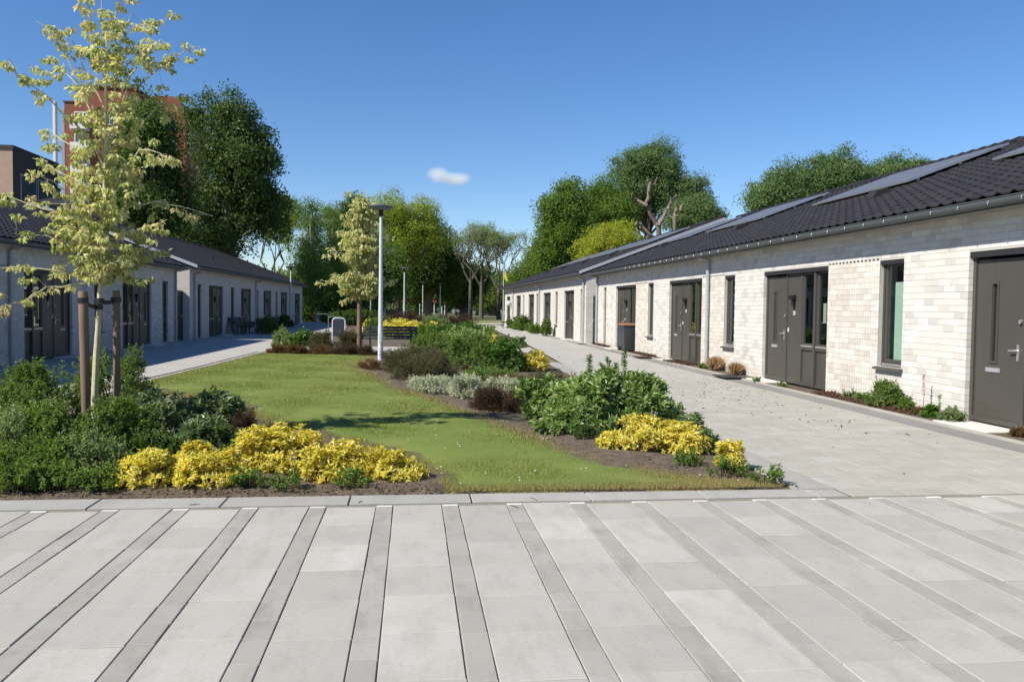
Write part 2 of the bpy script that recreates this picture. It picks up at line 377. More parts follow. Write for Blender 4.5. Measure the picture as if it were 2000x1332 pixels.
def leaf_mesh(name, parts, mat):
    Vs = []; Ls = []; Rs = []; o = 0
    for V, l, r in parts:
        Vs.append(V); Ls.append(l+o); Rs.append(r); o += len(V)
    V = np.concatenate(Vs); l = np.concatenate(Ls); r = np.concatenate(Rs)
    nt_ = len(l)//3
    return mesh_from(name, V, l, np.arange(nt_)*3, np.full(nt_, 3), mat, r)
def rand_dir(n, up=0.0):
    d = RG.normal(size=(n, 3)); d = unit(d); d[:, 2] += up; return unit(d)
def in_ellipsoid(n, rad_pow=.45):
    d = rand_dir(n); return d*(RG.random((n, 1))**rad_pow)

# ================================================================== GROUND AND PAVING
def sheet(name, pts, z, mat, kind='structure', parent=None, label=None):
    me = MB().add([(p[0], p[1], z) for p in pts], [tuple(range(len(pts)))]).mesh(name, mat)
    o = link(name, me, parent); 
    if kind and not parent: o['kind'] = kind
    if label: o['label'] = label
    return o
M_FIELD = simple('park_ground', (.085,.105,.03), .97, (.16,.135,.06), .35, bump=.5, bd=.05)
sheet('ground', [(-1500, -200), (1500, -200), (1500, 2500), (-1500, 2500)], -.06, M_FIELD)

plaza = sheet('plaza', [(-9.6, -3), (7.97, -3), (7.97, 6.80), (3.80, 6.80), (-9.6, 6.74)], -.010, M_JOINT)
plaza['label'] = 'sand bed and joints under the striped forecourt paving'
def slab_meshes(w, l, mat, n=6, h=.05, bv=.0035):
    out = []
    for k in range(n):
        a, b, c = w/2, l/2, bv
        top = [(-a+c, -b+c, 0), (a-c, -b+c, 0), (a-c, b-c, 0), (-a+c, b-c, 0)]
        ed = [(-a, -b, -c), (a, -b, -c), (a, b, -c), (-a, b, -c)]
        bt = [(-a, -b, -h), (a, -b, -h), (a, b, -h), (-a, b, -h)]
        fs = [(0, 1, 2, 3)] + [(i+4, (i+1) % 4+4, (i+1) % 4, i) for i in range(4)] + [(i+8, (i+1) % 4+8, (i+1) % 4+4, i+4) for i in range(4)]
        out.append(MB().add(top+ed+bt, fs, k/n).mesh('slab', mat))
    return out
PITCH_X = .523; X_STRIP0 = -.80   # left edge of a narrow strip
nw = .135; ww = PITCH_X - nw
wide = slab_meshes(ww-.006, .5275, M_SLAB); nar = slab_meshes(nw-.006, .262, M_BRICKPAVE)
halfw = slab_meshes(ww-.013, .30, M_SLAB, 3); stub = slab_meshes(nw-.012, .035, M_PALE, 2)
Yend = 6.735
cnt_w = cnt_n = 0; far_w = []; far_n = []
def visible_ground(x, y, m=60):
    v = Vector((x, y, 0)) - EYE; z = v.dot(FW)
    if z < .3: return False
    px = 1000 + F_PX*v.dot(RT)/z; py = 666 - F_PX*v.dot(UP)/z
    return -m < px < 2000+m and py < 1332+m
cand = []
for i in range(-18, 16):
    xs = X_STRIP0 + i*PITCH_X
    xn = xs + nw/2; xw = xs + nw + ww/2
    if xw + ww/2 > 7.97: continue
    off = -.262 if i % 2 else 0.0
    y = Yend + off*0 - .262
    k = 0
    while y > -2.5:
        cand.append(('w', xw, y - (0.0 if i % 2 else .05), y)); y -= .532
    yb = Yend - .04
    if True:
        cand.append(('s', xn, yb+.02, yb))
    y = yb - .131
    while y > -2.5:
        cand.append(('n', xn, y, y)); y -= .2655
vis = {'w': [], 'n': [], 's': []}; hid = []
for c in cand:
    (vis[c[0]] if visible_ground(c[1], c[2]) else hid).append(c)
for k_, lst in vis.items():
    lst.sort(key=lambda c: math.hypot(c[1], c[2]))
    meshes = {'w': wide, 'n': nar, 's': stub}[k_]; nm = {'w': 'paving_slab', 'n': 'paving_brick', 's': 'end_stone'}[k_]
    for j, c in enumerate(lst[:300]):
        o = link(nm, meshes[random.randrange(len(meshes))], plaza, (c[1]+random.uniform(-.0015, .0015), c[2], random.uniform(-.002, .001)))
        o.rotation_euler = (random.uniform(-.002, .002), random.uniform(-.003, .003), random.uniform(-.003, .003))
    hid += lst[300:]
jb = {'w': MB(), 'n': MB(), 's': MB()}
for c in hid:
    hw = {'w': (ww-.013)/2, 'n': (nw-.012)/2, 's': (nw-.012)/2}[c[0]]; hl = {'w': .262, 'n': .129, 's': .017}[c[0]]
    jb[c[0]].box((c[1]-hw, c[2]-hl, -.04), (c[1]+hw, c[2]+hl, random.uniform(-.003, .002)), random.random())
for k_, mt in (('w', M_SLAB), ('n', M_BRICKPAVE), ('s', M_PALE)):
    if jb[k_].v:
        o = jb[k_].build('outer_paving', mt, plaza); o['kind'] = 'stuff'
# band along the front of the planting bed and up its right side
band = sheet('bed_border', [(-9.6, 6.74), (3.80, 6.80), (3.86, 12.9), (5.2, 60), (4.8, 60), (3.45, 12.9), (3.43, 7.09), (-9.6, 7.13)], -.032, M_JOINT)
band['label'] = 'flush concrete edging round the planting bed'
x = -9.5
while x < 3.75:
    l = min(.995, 3.78-x); y0 = 6.752 + (x+9.6)*.0045
    mb = MB(); mb.prism([(x+.004, y0), (x+l-.004, y0+.0045*l), (x+l-.004, 7.125-.003*(x+9.6)*.9), (x+.004, 7.125-.003*(x+9.6)*.9)], -.04, random.uniform(-.002, .002), random.random())
    bevel(mb.build('edging_slab', M_BAND, band), .004, 1); x += 1.0
y = 7.105
k = 0
while y < 24:
    f = lambda yy, s: (3.43 + .37*s + max(0, (yy-9))*.03)
    mb = MB(); mb.prism([(f(y, 0), y+.004), (f(y, 1), y+.004), (f(y+1, 1), y+.996), (f(y+1, 0), y+.996)], -.04, random.uniform(-.001, .004), random.random())
    bevel(mb.build('edging_slab', M_BAND, band), .004, 1); y += 1.0
# right hand path
XR, AR = 7.973, .00347      # street face of the near right row (slope per metre of Y)
path = sheet('path_right', [(3.80, 6.80), (7.97, 6.80), (8.05, 15), (8.05, 18.5), (3.9, 18.5), (3.83, 10)], -.010, M_JOINT)
path['label'] = 'sand joints under the paved path in front of the pale brick row'
ps = slab_meshes(.5265, .2615, M_PATHSLAB, 8)
lst = []; hidm = MB(); row = 0
y = 6.80 + .133
while y < 18.4:
    xl = 3.81 + max(0, y-9)*.03; xr = 6.93 + .012*(y-8)
    x = xl + (.265 if row % 2 else 0) + .265
    if row % 2: hidm.box((xl+.003, y-.129, -.04), (xl+.262, y+.129, 0), random.random())
    while x + .262 < xr:
        lst.append((x, y)); x += .53
    if xr - (x-.262) > .04: hidm.box((x-.262, y-.129, -.04), (xr, y+.129, .001), random.random())
    y += .265; row += 1
lst.sort(key=lambda c: math.hypot(*c))
for j, c in enumerate(lst):
    if j < 300 and visible_ground(*c):
        o = link('paving_slab', ps[random.randrange(8)], path, (c[0], c[1], random.uniform(-.001, .001)))
        o.rotation_euler = (random.uniform(-.0012, .0012), random.uniform(-.001, .001), 0)
    else: hidm.box((c[0]-.262, c[1]-.129, -.04), (c[0]+.262, c[1]+.129, random.uniform(-.002, .002)), random.random())
o = hidm.build('outer_paving', M_PATHSLAB, path); o['kind'] = 'stuff'
sheet('path_far', [(3.9, 18.5), (8.05, 18.5), (8.1, 72.6), (6.3, 73), (5.6, 55), (4.9, 35), (4.3, 24)], -.004, M_FARPATH)
sheet('path_left', [(-12, 3), (-9.6, 3), (-9.6, 6.7), (-5.36, 6.9), (-5.36, 17), (-5.05, 22), (-4.85, 28.5), (-4.7, 34), (-4.7, 62), (-6, 78), (-10.4, 80), (-12, 60)], -.006, M_FARPATH)
# crossing with the bench
sheet('paved_square', [(-4.85, 28.95), (4.45, 29.3), (4.65, 33.0), (-4.7, 33.0)], -.002, M_FARPATH)
# dark drainage line along left path
ml = MB(); ml.prism([(-5.72, 16.5), (-5.66, 16.5), (-5.35, 22), (-5.13, 28.9), (-5.18, 28.9), (-5.41, 22)], -.01, .0)
o = ml.build('drain_slot', M_BLACK); tag(o, None, None, kind='structure'); o['label'] = 'narrow dark drain line beside the left path'
# kerb band before the right row
kerb = sheet('kerb_strip', [(6.93, 6.8), (7.95, 6.8), (8.2, 72), (7.6, 72)], -.030, M_JOINT)
kerb['label'] = 'dark flush kerb band in front of the right row'
y = 6.8
while y < 36:
    x0 = 6.945 + .012*(y-8) if y < 36 else 7.3
    mb = MB(); x1 = x0 + .012
    mb.prism([(x0+.004, y+.004), (x0+.40, y+.004), (x1+.40, y+.996), (x1+.004, y+.996)], -.04, .003, random.random())
    mb.build('kerb_stone', M_KERB, kerb)
    mb = MB(); mb.prism([(x0+.412, y+.003), (x0+.455, y+.003), (x1+.455, y+.997), (x1+.412, y+.997)], -.04, .035, random.random())
    mb.build('edge_stone', M_PATHSLAB, kerb); y += 1.0
mb = MB(); mb.prism([(7.29, 36), (7.6, 36), (7.75, 72), (7.45, 72)], -.02, .003, .4); mb.build('kerb_far', M_KERB, kerb)

# bed soil and lawn
bed = [(-5.36, 6.95), (-5.0, 7.11), (3.43, 7.09), (3.45, 9), (3.56, 12.9), (3.9, 22), (4.2, 29.2), (-4.85, 28.9), (-5.05, 22), (-5.36, 17)]
def grid_sheet(name, poly, z, mat, step, amp, attrfn=None, zf=None, kind='structure'):
    """triangulated grid clipped to a polygon, gently uneven"""
    import mathutils.geometry as mg
    xs = [p[0] for p in poly]; ys = [p[1] for p in poly]
    pts = []
    for i in range(len(poly)):
        a = Vector(poly[i][:2]); b = Vector(poly[(i+1) % len(poly)][:2]); n = max(1, int((b-a).length/step))
        for k in range(n): pts.append(a.lerp(b, k/n))
    nb = len(pts)
    inside = poly_inside(poly)
    for gx in np.arange(min(xs), max(xs), step):
        for gy in np.arange(min(ys), max(ys), step):
            p = Vector((gx+random.uniform(-.2, .2)*step, gy+random.uniform(-.2, .2)*step))
            if inside(p.x, p.y) and edge_dist(poly, p.x, p.y) > step*.45: pts.append(p)
    vv, ee, ff, *_ = mg.delaunay_2d_cdt(pts, [(i, (i+1) % nb) for i in range(nb)], [], 0, 1e-5)
    ff = [f for f in ff if inside(sum(vv[i].x for i in f)/3, sum(vv[i].y for i in f)/3)]
    V = []; A = []
    for p in vv:
        e = edge_dist(poly, p.x, p.y)
        V.append((p.x, p.y, (z if e > .12 else -.02 + (z+.02)*e/.12) + amp*min(1, e/.3)*(.5+.5*math.sin(p.x*2.3+p.y*1.1)*math.cos(p.y*1.7-p.x)) + random.uniform(0, amp*.5)*min(1, e/.2)))
        A.append(attrfn(p.x, p.y) if attrfn else 0)
    loops = [i for f in ff for i in f]; tot = [len(f) for f in ff]; st = np.concatenate([[0], np.cumsum(tot)[:-1]])
    me = mesh_from(name, V, loops, st, tot, mat, [0.5]*len(V), True, attr2=A)
    o = link(name, me); o['kind'] = kind; return o
def poly_inside(poly):
    P = [(p[0], p[1]) for p in poly]
    def f(x, y):
        c = False; j = len(P)-1
        for i in range(len(P)):
            if (P[i][1] > y) != (P[j][1] > y) and x < (P[j][0]-P[i][0])*(y-P[i][1])/(P[j][1]-P[i][1])+P[i][0]: c = not c
            j = i
        return c
    return f
def edge_dist(poly, x, y):
    best = 9e9
    for i in range(len(poly)):
        ax, ay = poly[i][:2]; bx, by = poly[(i+1) % len(poly)][:2]
        dx, dy = bx-ax, by-ay; t = max(0, min(1, ((x-ax)*dx+(y-ay)*dy)/(dx*dx+dy*dy)))
        best = min(best, math.hypot(x-ax-t*dx, y-ay-t*dy))
    return best
grid_sheet('planting_bed', bed, -.012, M_SOIL, .22, .045)
lawn = [(.30, 7.12), (1.5, 7.11), (2.6, 7.10), (3.25, 7.12), (3.0, 7.32), (2.45, 7.72), (1.95, 8.5), (1.60, 9.45), (1.36, 10.5), (.95, 12.1), (.62, 13.3), (.30, 14.4), (-.10, 15.6), (-.75, 18.4), (-1.14, 20.4), (-1.35, 22.4), (-1.25, 24.3), (-1.03, 26.4), (-2.8, 27.1), (-4.72, 28.1), (-4.88, 25.5), (-5.07, 22), (-5.30, 18), (-5.2, 16.2), (-4.0, 14.9), (-2.75, 13.6), (-2.25, 12.0), (-1.5, 10.8), (-.5, 9.5), (-.02, 8.6), (.16, 7.8)]
def dryf(x, y):
    e = edge_dist(lawn, x, y)
    d = max(0, 1 - e/.22)*.75
    d += .6*math.exp(-((x-2.7)**2/.5 + (y-7.35)**2/.09))
    d += .35*math.exp(-((x+1.3)**2/.5 + (y-21.5)**2/5))
    return min(1, d)
grid_sheet('lawn', lawn, .018, M_TURF, .25, .03, dryf)
# grass blades
def blades():
    ins = poly_inside(lawn); N = 760000
    # sample density falling with distance
    u = RG.random(N); Y = 7.08 + (28.2-7.08)*u**2.0; X = RG.uniform(-5.4, 3.4, N)
    P = np.array(lawn); c = np.zeros(N, bool); j = len(P)-1
    for i in range(len(P)):
        cond = (P[i, 1] > Y) != (P[j, 1] > Y)
        with np.errstate(divide='ignore', invalid='ignore'):
            xx = (P[j, 0]-P[i, 0])*(Y-P[i, 1])/(P[j, 1]-P[i, 1]) + P[i, 0]
        c ^= cond & (X < xx); j = i
    X, Y = X[c], Y[c]; n = len(X)
    E = np.full(n, 9e9)
    for i in range(len(P)):
        a = P[i]; b = P[(i+1) % len(P)]; d = b-a; t = np.clip(((X-a[0])*d[0]+(Y-a[1])*d[1])/(d@d), 0, 1)
        E = np.minimum(E, np.hypot(X-a[0]-t*d[0], Y-a[1]-t*d[1]))
    # ragged edge
    keep = (E > .05) | (RG.random(n) < .35); X, Y, E = X[keep], Y[keep], E[keep]; n = len(X)
    h = (.012 + .016*RG.random(n))*(1 + (Y-7)*.03); w = (.0028 + .0028*RG.random(n))*(1 + (Y-7)*.26)
    a = RG.uniform(0, 6.283, n); lean = RG.normal(0, .35, (n, 2))*h[:, None]
    z = np.full(n, .016)
    B1 = np.stack([X - np.cos(a)*w/2, Y - np.sin(a)*w/2, z], 1); B2 = np.stack([X + np.cos(a)*w/2, Y + np.sin(a)*w/2, z], 1)
    T = np.stack([X + lean[:, 0], Y + lean[:, 1], z + .012 + h], 1)
    V = np.stack([B1, B2, T], 1).reshape(-1, 3)
    dr = np.clip(1 - E/.22, 0, 1)*.75 + .6*np.exp(-((X-2.7)**2/.5 + (Y-7.35)**2/.09)) + .35*np.exp(-((X+1.3)**2/.5 + (Y-21.5)**2/5))
    dr = np.clip(dr*RG.uniform(.5, 1.3, n), 0, 1)
    me = mesh_from('grass', V, np.arange(3*n), np.arange(n)*3, np.full(n, 3), M_BLADE, np.repeat(RG.random(n), 3), attr2=np.repeat(dr, 3))
    o = link('grass', me); o['kind'] = 'stuff'; tag(o, 'short mown grass with straw coloured edges', 'grass')
blades()
def fringe():
    P = np.array(lawn[3:]); seg = np.roll(P, -1, 0)-P; out = []
    ins = poly_inside(lawn); insb = poly_inside(bed)
    for _ in range(26000):
        i = random.randrange(len(P)-1); t = random.random(); q = P[i]+seg[i]*t; r_ = abs(random.gauss(0, .11)); a = random.uniform(0, 6.283)
        x, y = q[0]+math.cos(a)*r_, q[1]+math.sin(a)*r_
        if random.random() > (12/max(8, y))**1.0: continue
        if y > 7.13 and insb(x, y) and not ins(x, y): out.append((x, y))
    O = np.array(out); n = len(O); Y = O[:, 1]
    h = RG.uniform(.012, .04, n)*(1+(Y-7)*.03); w = RG.uniform(.003, .006, n)*(1+(Y-7)*.16); a = RG.uniform(0, 6.283, n); lean = RG.normal(0, .7, (n, 2))*h[:, None]; z = np.full(n, .002)
    B1 = np.stack([O[:, 0]-np.cos(a)*w/2, Y-np.sin(a)*w/2, z], 1); B2 = np.stack([O[:, 0]+np.cos(a)*w/2, Y+np.sin(a)*w/2, z], 1); T = np.stack([O[:, 0]+lean[:, 0], Y+lean[:, 1], z+.02+h], 1)
    me = mesh_from('dry_grass_fringe', np.stack([B1, B2, T], 1).reshape(-1, 3), np.arange(3*n), np.arange(n)*3, np.full(n, 3), M_BLADE, np.repeat(RG.random(n), 3), attr2=np.repeat(RG.uniform(.3, 1, n), 3))
    o = link('dry_grass_fringe', me); o['kind'] = 'stuff'; tag(o, 'ragged dry grass where the lawn meets the soil', 'grass')
fringe()
# daisies and litter in the lawn
mbw = MB()
for _ in range(150):
    Y = 7.2 + 14*random.random()**1.6; X = random.uniform(-3.5, 3)
    if not poly_inside(lawn)(X, Y): continue
    s = random.uniform(.006, .011); mbw.add([(X-s, Y, .055), (X, Y-s, .058), (X+s, Y, .055), (X, Y+s, .062)], [(0, 1, 2, 3)])
o = mbw.build('daisies', M_WHITE); o['kind'] = 'stuff'; tag(o, 'tiny white daisies scattered in the lawn', 'flowers')
# daisies/crumbs of soil
n = 9000
X = RG.uniform(-5.2, 3.45, n); Y = 7.12 + 16*RG.random(n)**2
ml_ = []
inl = poly_inside(lawn)
kk = [i for i in range(n) if not inl(X[i], Y[i])]
P = np.stack([X[kk], Y[kk], np.full(len(kk), .03)], 1)
me = leaf_mesh('leaf_litter', [leaf_arrays(P, rand_dir(len(P), .2)*[1, 1, .4], RG.uniform(.015, .05, len(P)), RG.uniform(.008, .02, len(P)), RG.random(len(P)))], LM['litter'])
o = link('leaf_litter', me); o['kind'] = 'stuff'; tag(o, 'dry leaf litter and twigs on the bed soil', 'leaf litter')
# far islands
bed2 = [(-4.6, 33.1), (4.7, 33.1), (5.5, 52), (5.9, 66), (3, 68), (-4.4, 66), (-4.6, 50)]
grid_sheet('planting_bed_far', bed2, -.012, M_SOIL, 1.2, .06)
sheet('lawn_far', [(5.3, 74), (30, 74), (34, 118), (-6, 118), (-4, 84)], .0, simple('far_grass', (.12,.15,.035), .95, (.22,.19,.08), .5, bump=.6, bd=.03))
sheet('path_crossing', [(-6, 76), (5.3, 73), (10, 79), (34, 88), (34, 90), (8, 82), (4, 77), (-5, 80)], .004, M_FARPATH)
sheet('street_far', [(-90, 150), (90, 165), (90, 172), (-90, 157)], .004, simple('asphalt_far', (.12,.12,.12), .9))
# wall strip with soil before the right row
sheet('wall_border', [(7.42, 6.9), (8.0, 6.9), (8.09, 36.4), (7.72, 36.4)], .014, M_SOIL)

# litter on path right
n = 260
Y = 10 + 22*RG.random(n)**1.3; Xp = 4.2 + 2.6*RG.random(n) + .0
cl = RG.random(n) < .75; Y[cl] = RG.normal(15.5, 2.6, cl.sum()); Xp[cl] = RG.normal(5.9, .75, cl.sum())
k2 = (Xp > 4.0) & (Xp < 6.9) & (Y > 7.5)
P = np.stack([Xp[k2], Y[k2], np.full(k2.sum(), .008)], 1)
me = leaf_mesh('fallen_leaves', [leaf_arrays(P, rand_dir(len(P))*[1, 1, .12]+[0, 0, .08], RG.uniform(.02, .07, len(P)), RG.uniform(.01, .03, len(P)), RG.random(len(P)), N=np.tile([0, 0, 1.0], (len(P), 1))+RG.normal(0, .2, (len(P), 3)))], LM['litter'])
o = link('fallen_leaves', me); o['kind'] = 'stuff'; tag(o, 'fallen leaves and twigs strewn on the right path', 'leaves')
mb = MB()
for (px, py, l, a_) in [(1108, 900, .12, 1), (1012, 992, .10, 2.2), (1048, 978, .12, 1.9), (370, 987, .08, .2), (700, 983, .07, 1.2)]:
    d = FW*F_PX + RT*(px-1000) - UP*(py-666); t = -1.6/d.z; g = EYE + d*t
    mb.tube([(g.x, g.y, .006), (g.x+math.cos(a_)*l*.5, g.y+math.sin(a_)*l*.5+.004, .008), (g.x+math.cos(a_)*l, g.y+math.sin(a_)*l+.01, .005)], [.003, .0035, .0015], 5)
o = mb.build('twigs', M_TWIG); o['kind'] = 'stuff'; tag(o, 'small dry twigs lying on the forecourt paving', 'twigs')

# ================================================================== TERRACES
SLOPE = .38; RISE = 3.14
class Row:
    """one row of houses. Local frame: s along the street, d into the house (away from the street), z up"""
    def __init__(s, name, label, X0, a, m, s0, s1, depth=6.4, rz=0.0):
        s.m = m; s.sh = 0; s.s0 = s0; s.s1 = s1; s.rz = rz; s.depth = depth
        s.root = empty(name, label, 'house row', (X0, 0, 0), -math.atan(a))
        s.root['group'] = 'single storey terraces along the green'
        s.ops = []
    def P(s, d, t, z): return (s.m*(d-s.sh), t, z)
    def box(s, mb, d0, d1, t0, t1, z0, z1, r=.5): return mb.box((s.m*(d0-s.sh), t0, z0), (s.m*(d1-s.sh), t1, z1), r)

WALLTOP = 3.02
def build_walls(R, brick_from, brick_to, flutes):
    ops = sorted(R.ops)      # (t0,t1,z0,z1)
    wall = MB(); th = .32
    cur = R.s0
    mat = M_MORTAR
    near = MB(); far = MB()
    def piece(t0, t1, z0, z1):
        if t1-t0 < 1e-4 or z1-z0 < 1e-4: return
        if brick_to > brick_from:
            a, b = max(t0, brick_from), min(t1, brick_to)
            if b > a: R.box(near, .0, th, a, b, z0, z1)
            if t0 < brick_from: R.box(far, 0, th, t0, min(t1, brick_from), z0, z1)
            if t1 > brick_to: R.box(far, 0, th, max(t0, brick_to), t1, z0, z1)
        else: R.box(far, 0, th, t0, t1, z0, z1)
    for (t0, t1, z0, z1) in ops:
        piece(cur, t0, -.05, WALLTOP); piece(t0, t1, z1, WALLTOP)
        if z0 > 0: piece(t0, t1, -.05, z0)
        cur = t1
    piece(cur, R.s1, -.05, WALLTOP)
    w = None
    if near.v: w = near.build('wall', M_MORTAR, R.root)
    if far.v: w2 = far.build('wall', M_FARBRICK, R.root); w = w or w2
    R.wall = w
    # gable ends and rear
    for t, tt in ((R.s0, R.s0+.3), (R.s1-.3, R.s1)):
        mb = MB(); D = R.depth; top = RISE - .15 + SLOPE*(D+.35)
        pts = [(.32, -.05), (2*D, -.05), (2*D, WALLTOP-.06), (D, top), (.32, WALLTOP+SLOPE*.32-.06)]
        vs = [(R.m*p[0], t, p[1]) for p in pts] + [(R.m*p[0], tt, p[1]) for p in pts]; n_ = len(pts)
        mb.add(vs, [tuple(range(n_)), tuple(range(n_, 2*n_))] + [(i, (i+1) % n_, n_+(i+1) % n_, n_+i) for i in range(n_)])
        mb.build('gable_wall', M_FARBRICK, R.root)
    mb = MB(); R.box(mb, 2*R.depth-.3, 2*R.depth, R.s0+.3, R.s1-.3, -.05, WALLTOP-.1); mb.build('rear_wall', M_FARBRICK, R.root)
    if brick_to <= brick_from: return
    # bricks
    g = .006; bl = .25; bh = .1; pr = .004
    def clip(segs, a, b):
        out_ = []
        for (x0, x1) in segs:
            if b <= x0 or a >= x1: out_.append((x0, x1)); continue
            if a > x0: out_.append((x0, a))
            if b < x1: out_.append((b, x1))
        return out_
    full = []; rest = MB()
    nz = int(WALLTOP/bh)
    for k in range(nz+1):
        z0 = k*bh; z1 = min(z0+bh-g, WALLTOP-.002)
        if z1-z0 < .02: continue
        segs = [(max(brick_from, R.s0), min(brick_to, R.s1))]
        for (a, b, c, d) in R.ops:
            if z1 > c+.02 and z0 < d-.02: segs = clip(segs, a, b)
        for (a, b, c, d) in flutes:
            if z1 > c+.02 and z0 < d-.02: segs = clip(segs, a, b)
        off = (.125 if k % 2 else 0)
        for (a, b) in segs:
            t = math.floor((a-off)/bl)*bl + off
            while t < b:
                u0, u1 = max(t, a), min(t+bl-g, b)
                if u1-u0 > .03:
                    ra = any(abs(u1-q[0]) < .012 and z1 > q[2]+.02 and z0 < q[3]-.02 for q in R.ops); rb = any(abs(u0-q[1]) < .012 and z1 > q[2]+.02 and z0 < q[3]-.02 for q in R.ops)
                    if ra or rb:
                        R.box(rest, -pr-random.uniform(0, .002), .066, u0-(.003 if rb else 0), u1+(.003 if ra else 0), z0, z1, random.random())
                    elif abs(u1-u0-(bl-g)) < 1e-3 and z1-z0 > bh-g-.001 and t > 9.7: full.append((t, z0))
                    else: R.box(rest, -pr-random.uniform(0, .0015), .01, u0, u1, z0, z1, random.random())
                t += bl
    # reveals: brick returns at the far jambs are real through wall thickness (joints by returns)
    full.sort()
    vm = []
    for k in range(8):
        mb = MB(); c = .003
        x0, x1, y0, y1, zz0, zz1 = -pr, .01, 0, bl-g, 0, bh-g
        a_ = [(R.m*x0, y0+c, zz0+c), (R.m*x0, y1-c, zz0+c), (R.m*x0, y1-c, zz1-c), (R.m*x0, y0+c, zz1-c)]
        b_ = [(R.m*(x0+c), y0, zz0), (R.m*(x0+c), y1, zz0), (R.m*(x0+c), y1, zz1), (R.m*(x0+c), y0, zz1)]
        c_ = [(R.m*x1, y0, zz0), (R.m*x1, y1, zz0), (R.m*x1, y1, zz1), (R.m*x1, y0, zz1)]
        mb.add(a_+b_+c_, [(0, 1, 2, 3)]+[(i, (i+1) % 4, 4+(i+1) % 4, 4+i) for i in range(4)]+[(4+i, 4+(i+1) % 4, 8+(i+1) % 4, 8+i) for i in range(4)], k/8+.05)
        vm.append(mb.mesh('brick', M_BRICK))
    for j, (t, z) in enumerate(full):
        if j < 300:
            link('brick', vm[random.randrange(8)], R.wall, (R.m*random.uniform(-.0012, .0006), t, z))
        else: R.box(rest, -pr-random.uniform(0, .0015), .01, t, t+bl-g, z, z+bh-g, random.random())
    o = rest.build('brickwork', M_BRICK, R.wall); o['kind'] = 'stuff'
    # fluted panels
    fl = MB(); fw = .0835
    for (a, b, c, d) in flutes:
        if b < brick_from or a > brick_to: continue
        n_ = max(1, round((b-a)/fw)); w_ = (b-a)/n_
        z = 0.0
        while z < d-.01:
            if z+bh > c:
                zz0 = max(z, c); zz1 = min(z+bh-.005, d)
                pv = random.random()
                for i in range(n_):
                    if i % 3 == 0: pv = random.random()
                    R.box(fl, -pr+.001-random.uniform(0, .004), .01, a+i*w_, a+(i+1)*w_-.011, zz0, zz1, min(1, max(0, pv+random.uniform(-.08, .08))))
            z += bh
    if fl.v: o = fl.build('fluted_brickwork', M_FLUTE, R.wall); o['kind'] = 'stuff'
    sgap = MB()  # black boxes standing in for the shade in gaps above the flutes
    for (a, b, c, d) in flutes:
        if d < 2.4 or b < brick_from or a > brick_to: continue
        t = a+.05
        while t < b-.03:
            R.box(sgap, -pr-.004, .012, t, t+.04, d+.012, d+.045); t += .13
    if sgap.v: sgap.build('shadow_gap_dots', M_BLACK, R.wall)['kind'] = 'stuff'

def text_mesh(txt, size, mat, name, parent, M4):
    cu = bpy.data.curves.new('t', 'FONT'); cu.body = txt; cu.size = size; cu.extrude = .002; cu.align_x = 'CENTER'
    to = bpy.data.objects.new('t', cu); COL.objects.link(to)
    dg = bpy.context.evaluated_depsgraph_get(); me = bpy.data.meshes.new_from_object(to.evaluated_get(dg)); me.name = name
    bpy.data.objects.remove(to); me.materials.clear(); me.materials.append(mat); me.transform(M4)
    return link(name, me, parent)

def frame_ring(R, mb, d0, d1, a, b, z0, z1, w, bottom=None):
    bt = w if bottom is None else bottom
    R.box(mb, d0, d1, a, a+w, z0, z1); R.box(mb, d0, d1, b-w, b, z0, z1)
    R.box(mb, d0, d1, a+w, b-w, z1-w, z1); R.box(mb, d0, d1, a+w, b-w, z0, z0+bt)
def room(R, a, b, z0, z1, parent, d=.36, blind=None, lay=None):
    mb = MB(); D = 2.6
    x0, x1 = R.m*d, R.m*D
    vs = [(x0, a-.3, z0-.4), (x1, a-.3, z0-.4), (x1, b+.3, z0-.4), (x0, b+.3, z0-.4), (x0, a-.3, z1+.3), (x1, a-.3, z1+.3), (x1, b+.3, z1+.3), (x0, b+.3, z1+.3)]
    mb.add(vs, [(0, 1, 2, 3), (4, 5, 6, 7), (1, 2, 6, 5), (0, 1, 5, 4), (3, 2, 6, 7)])
    return mb.build('room', M_ROOM, parent)
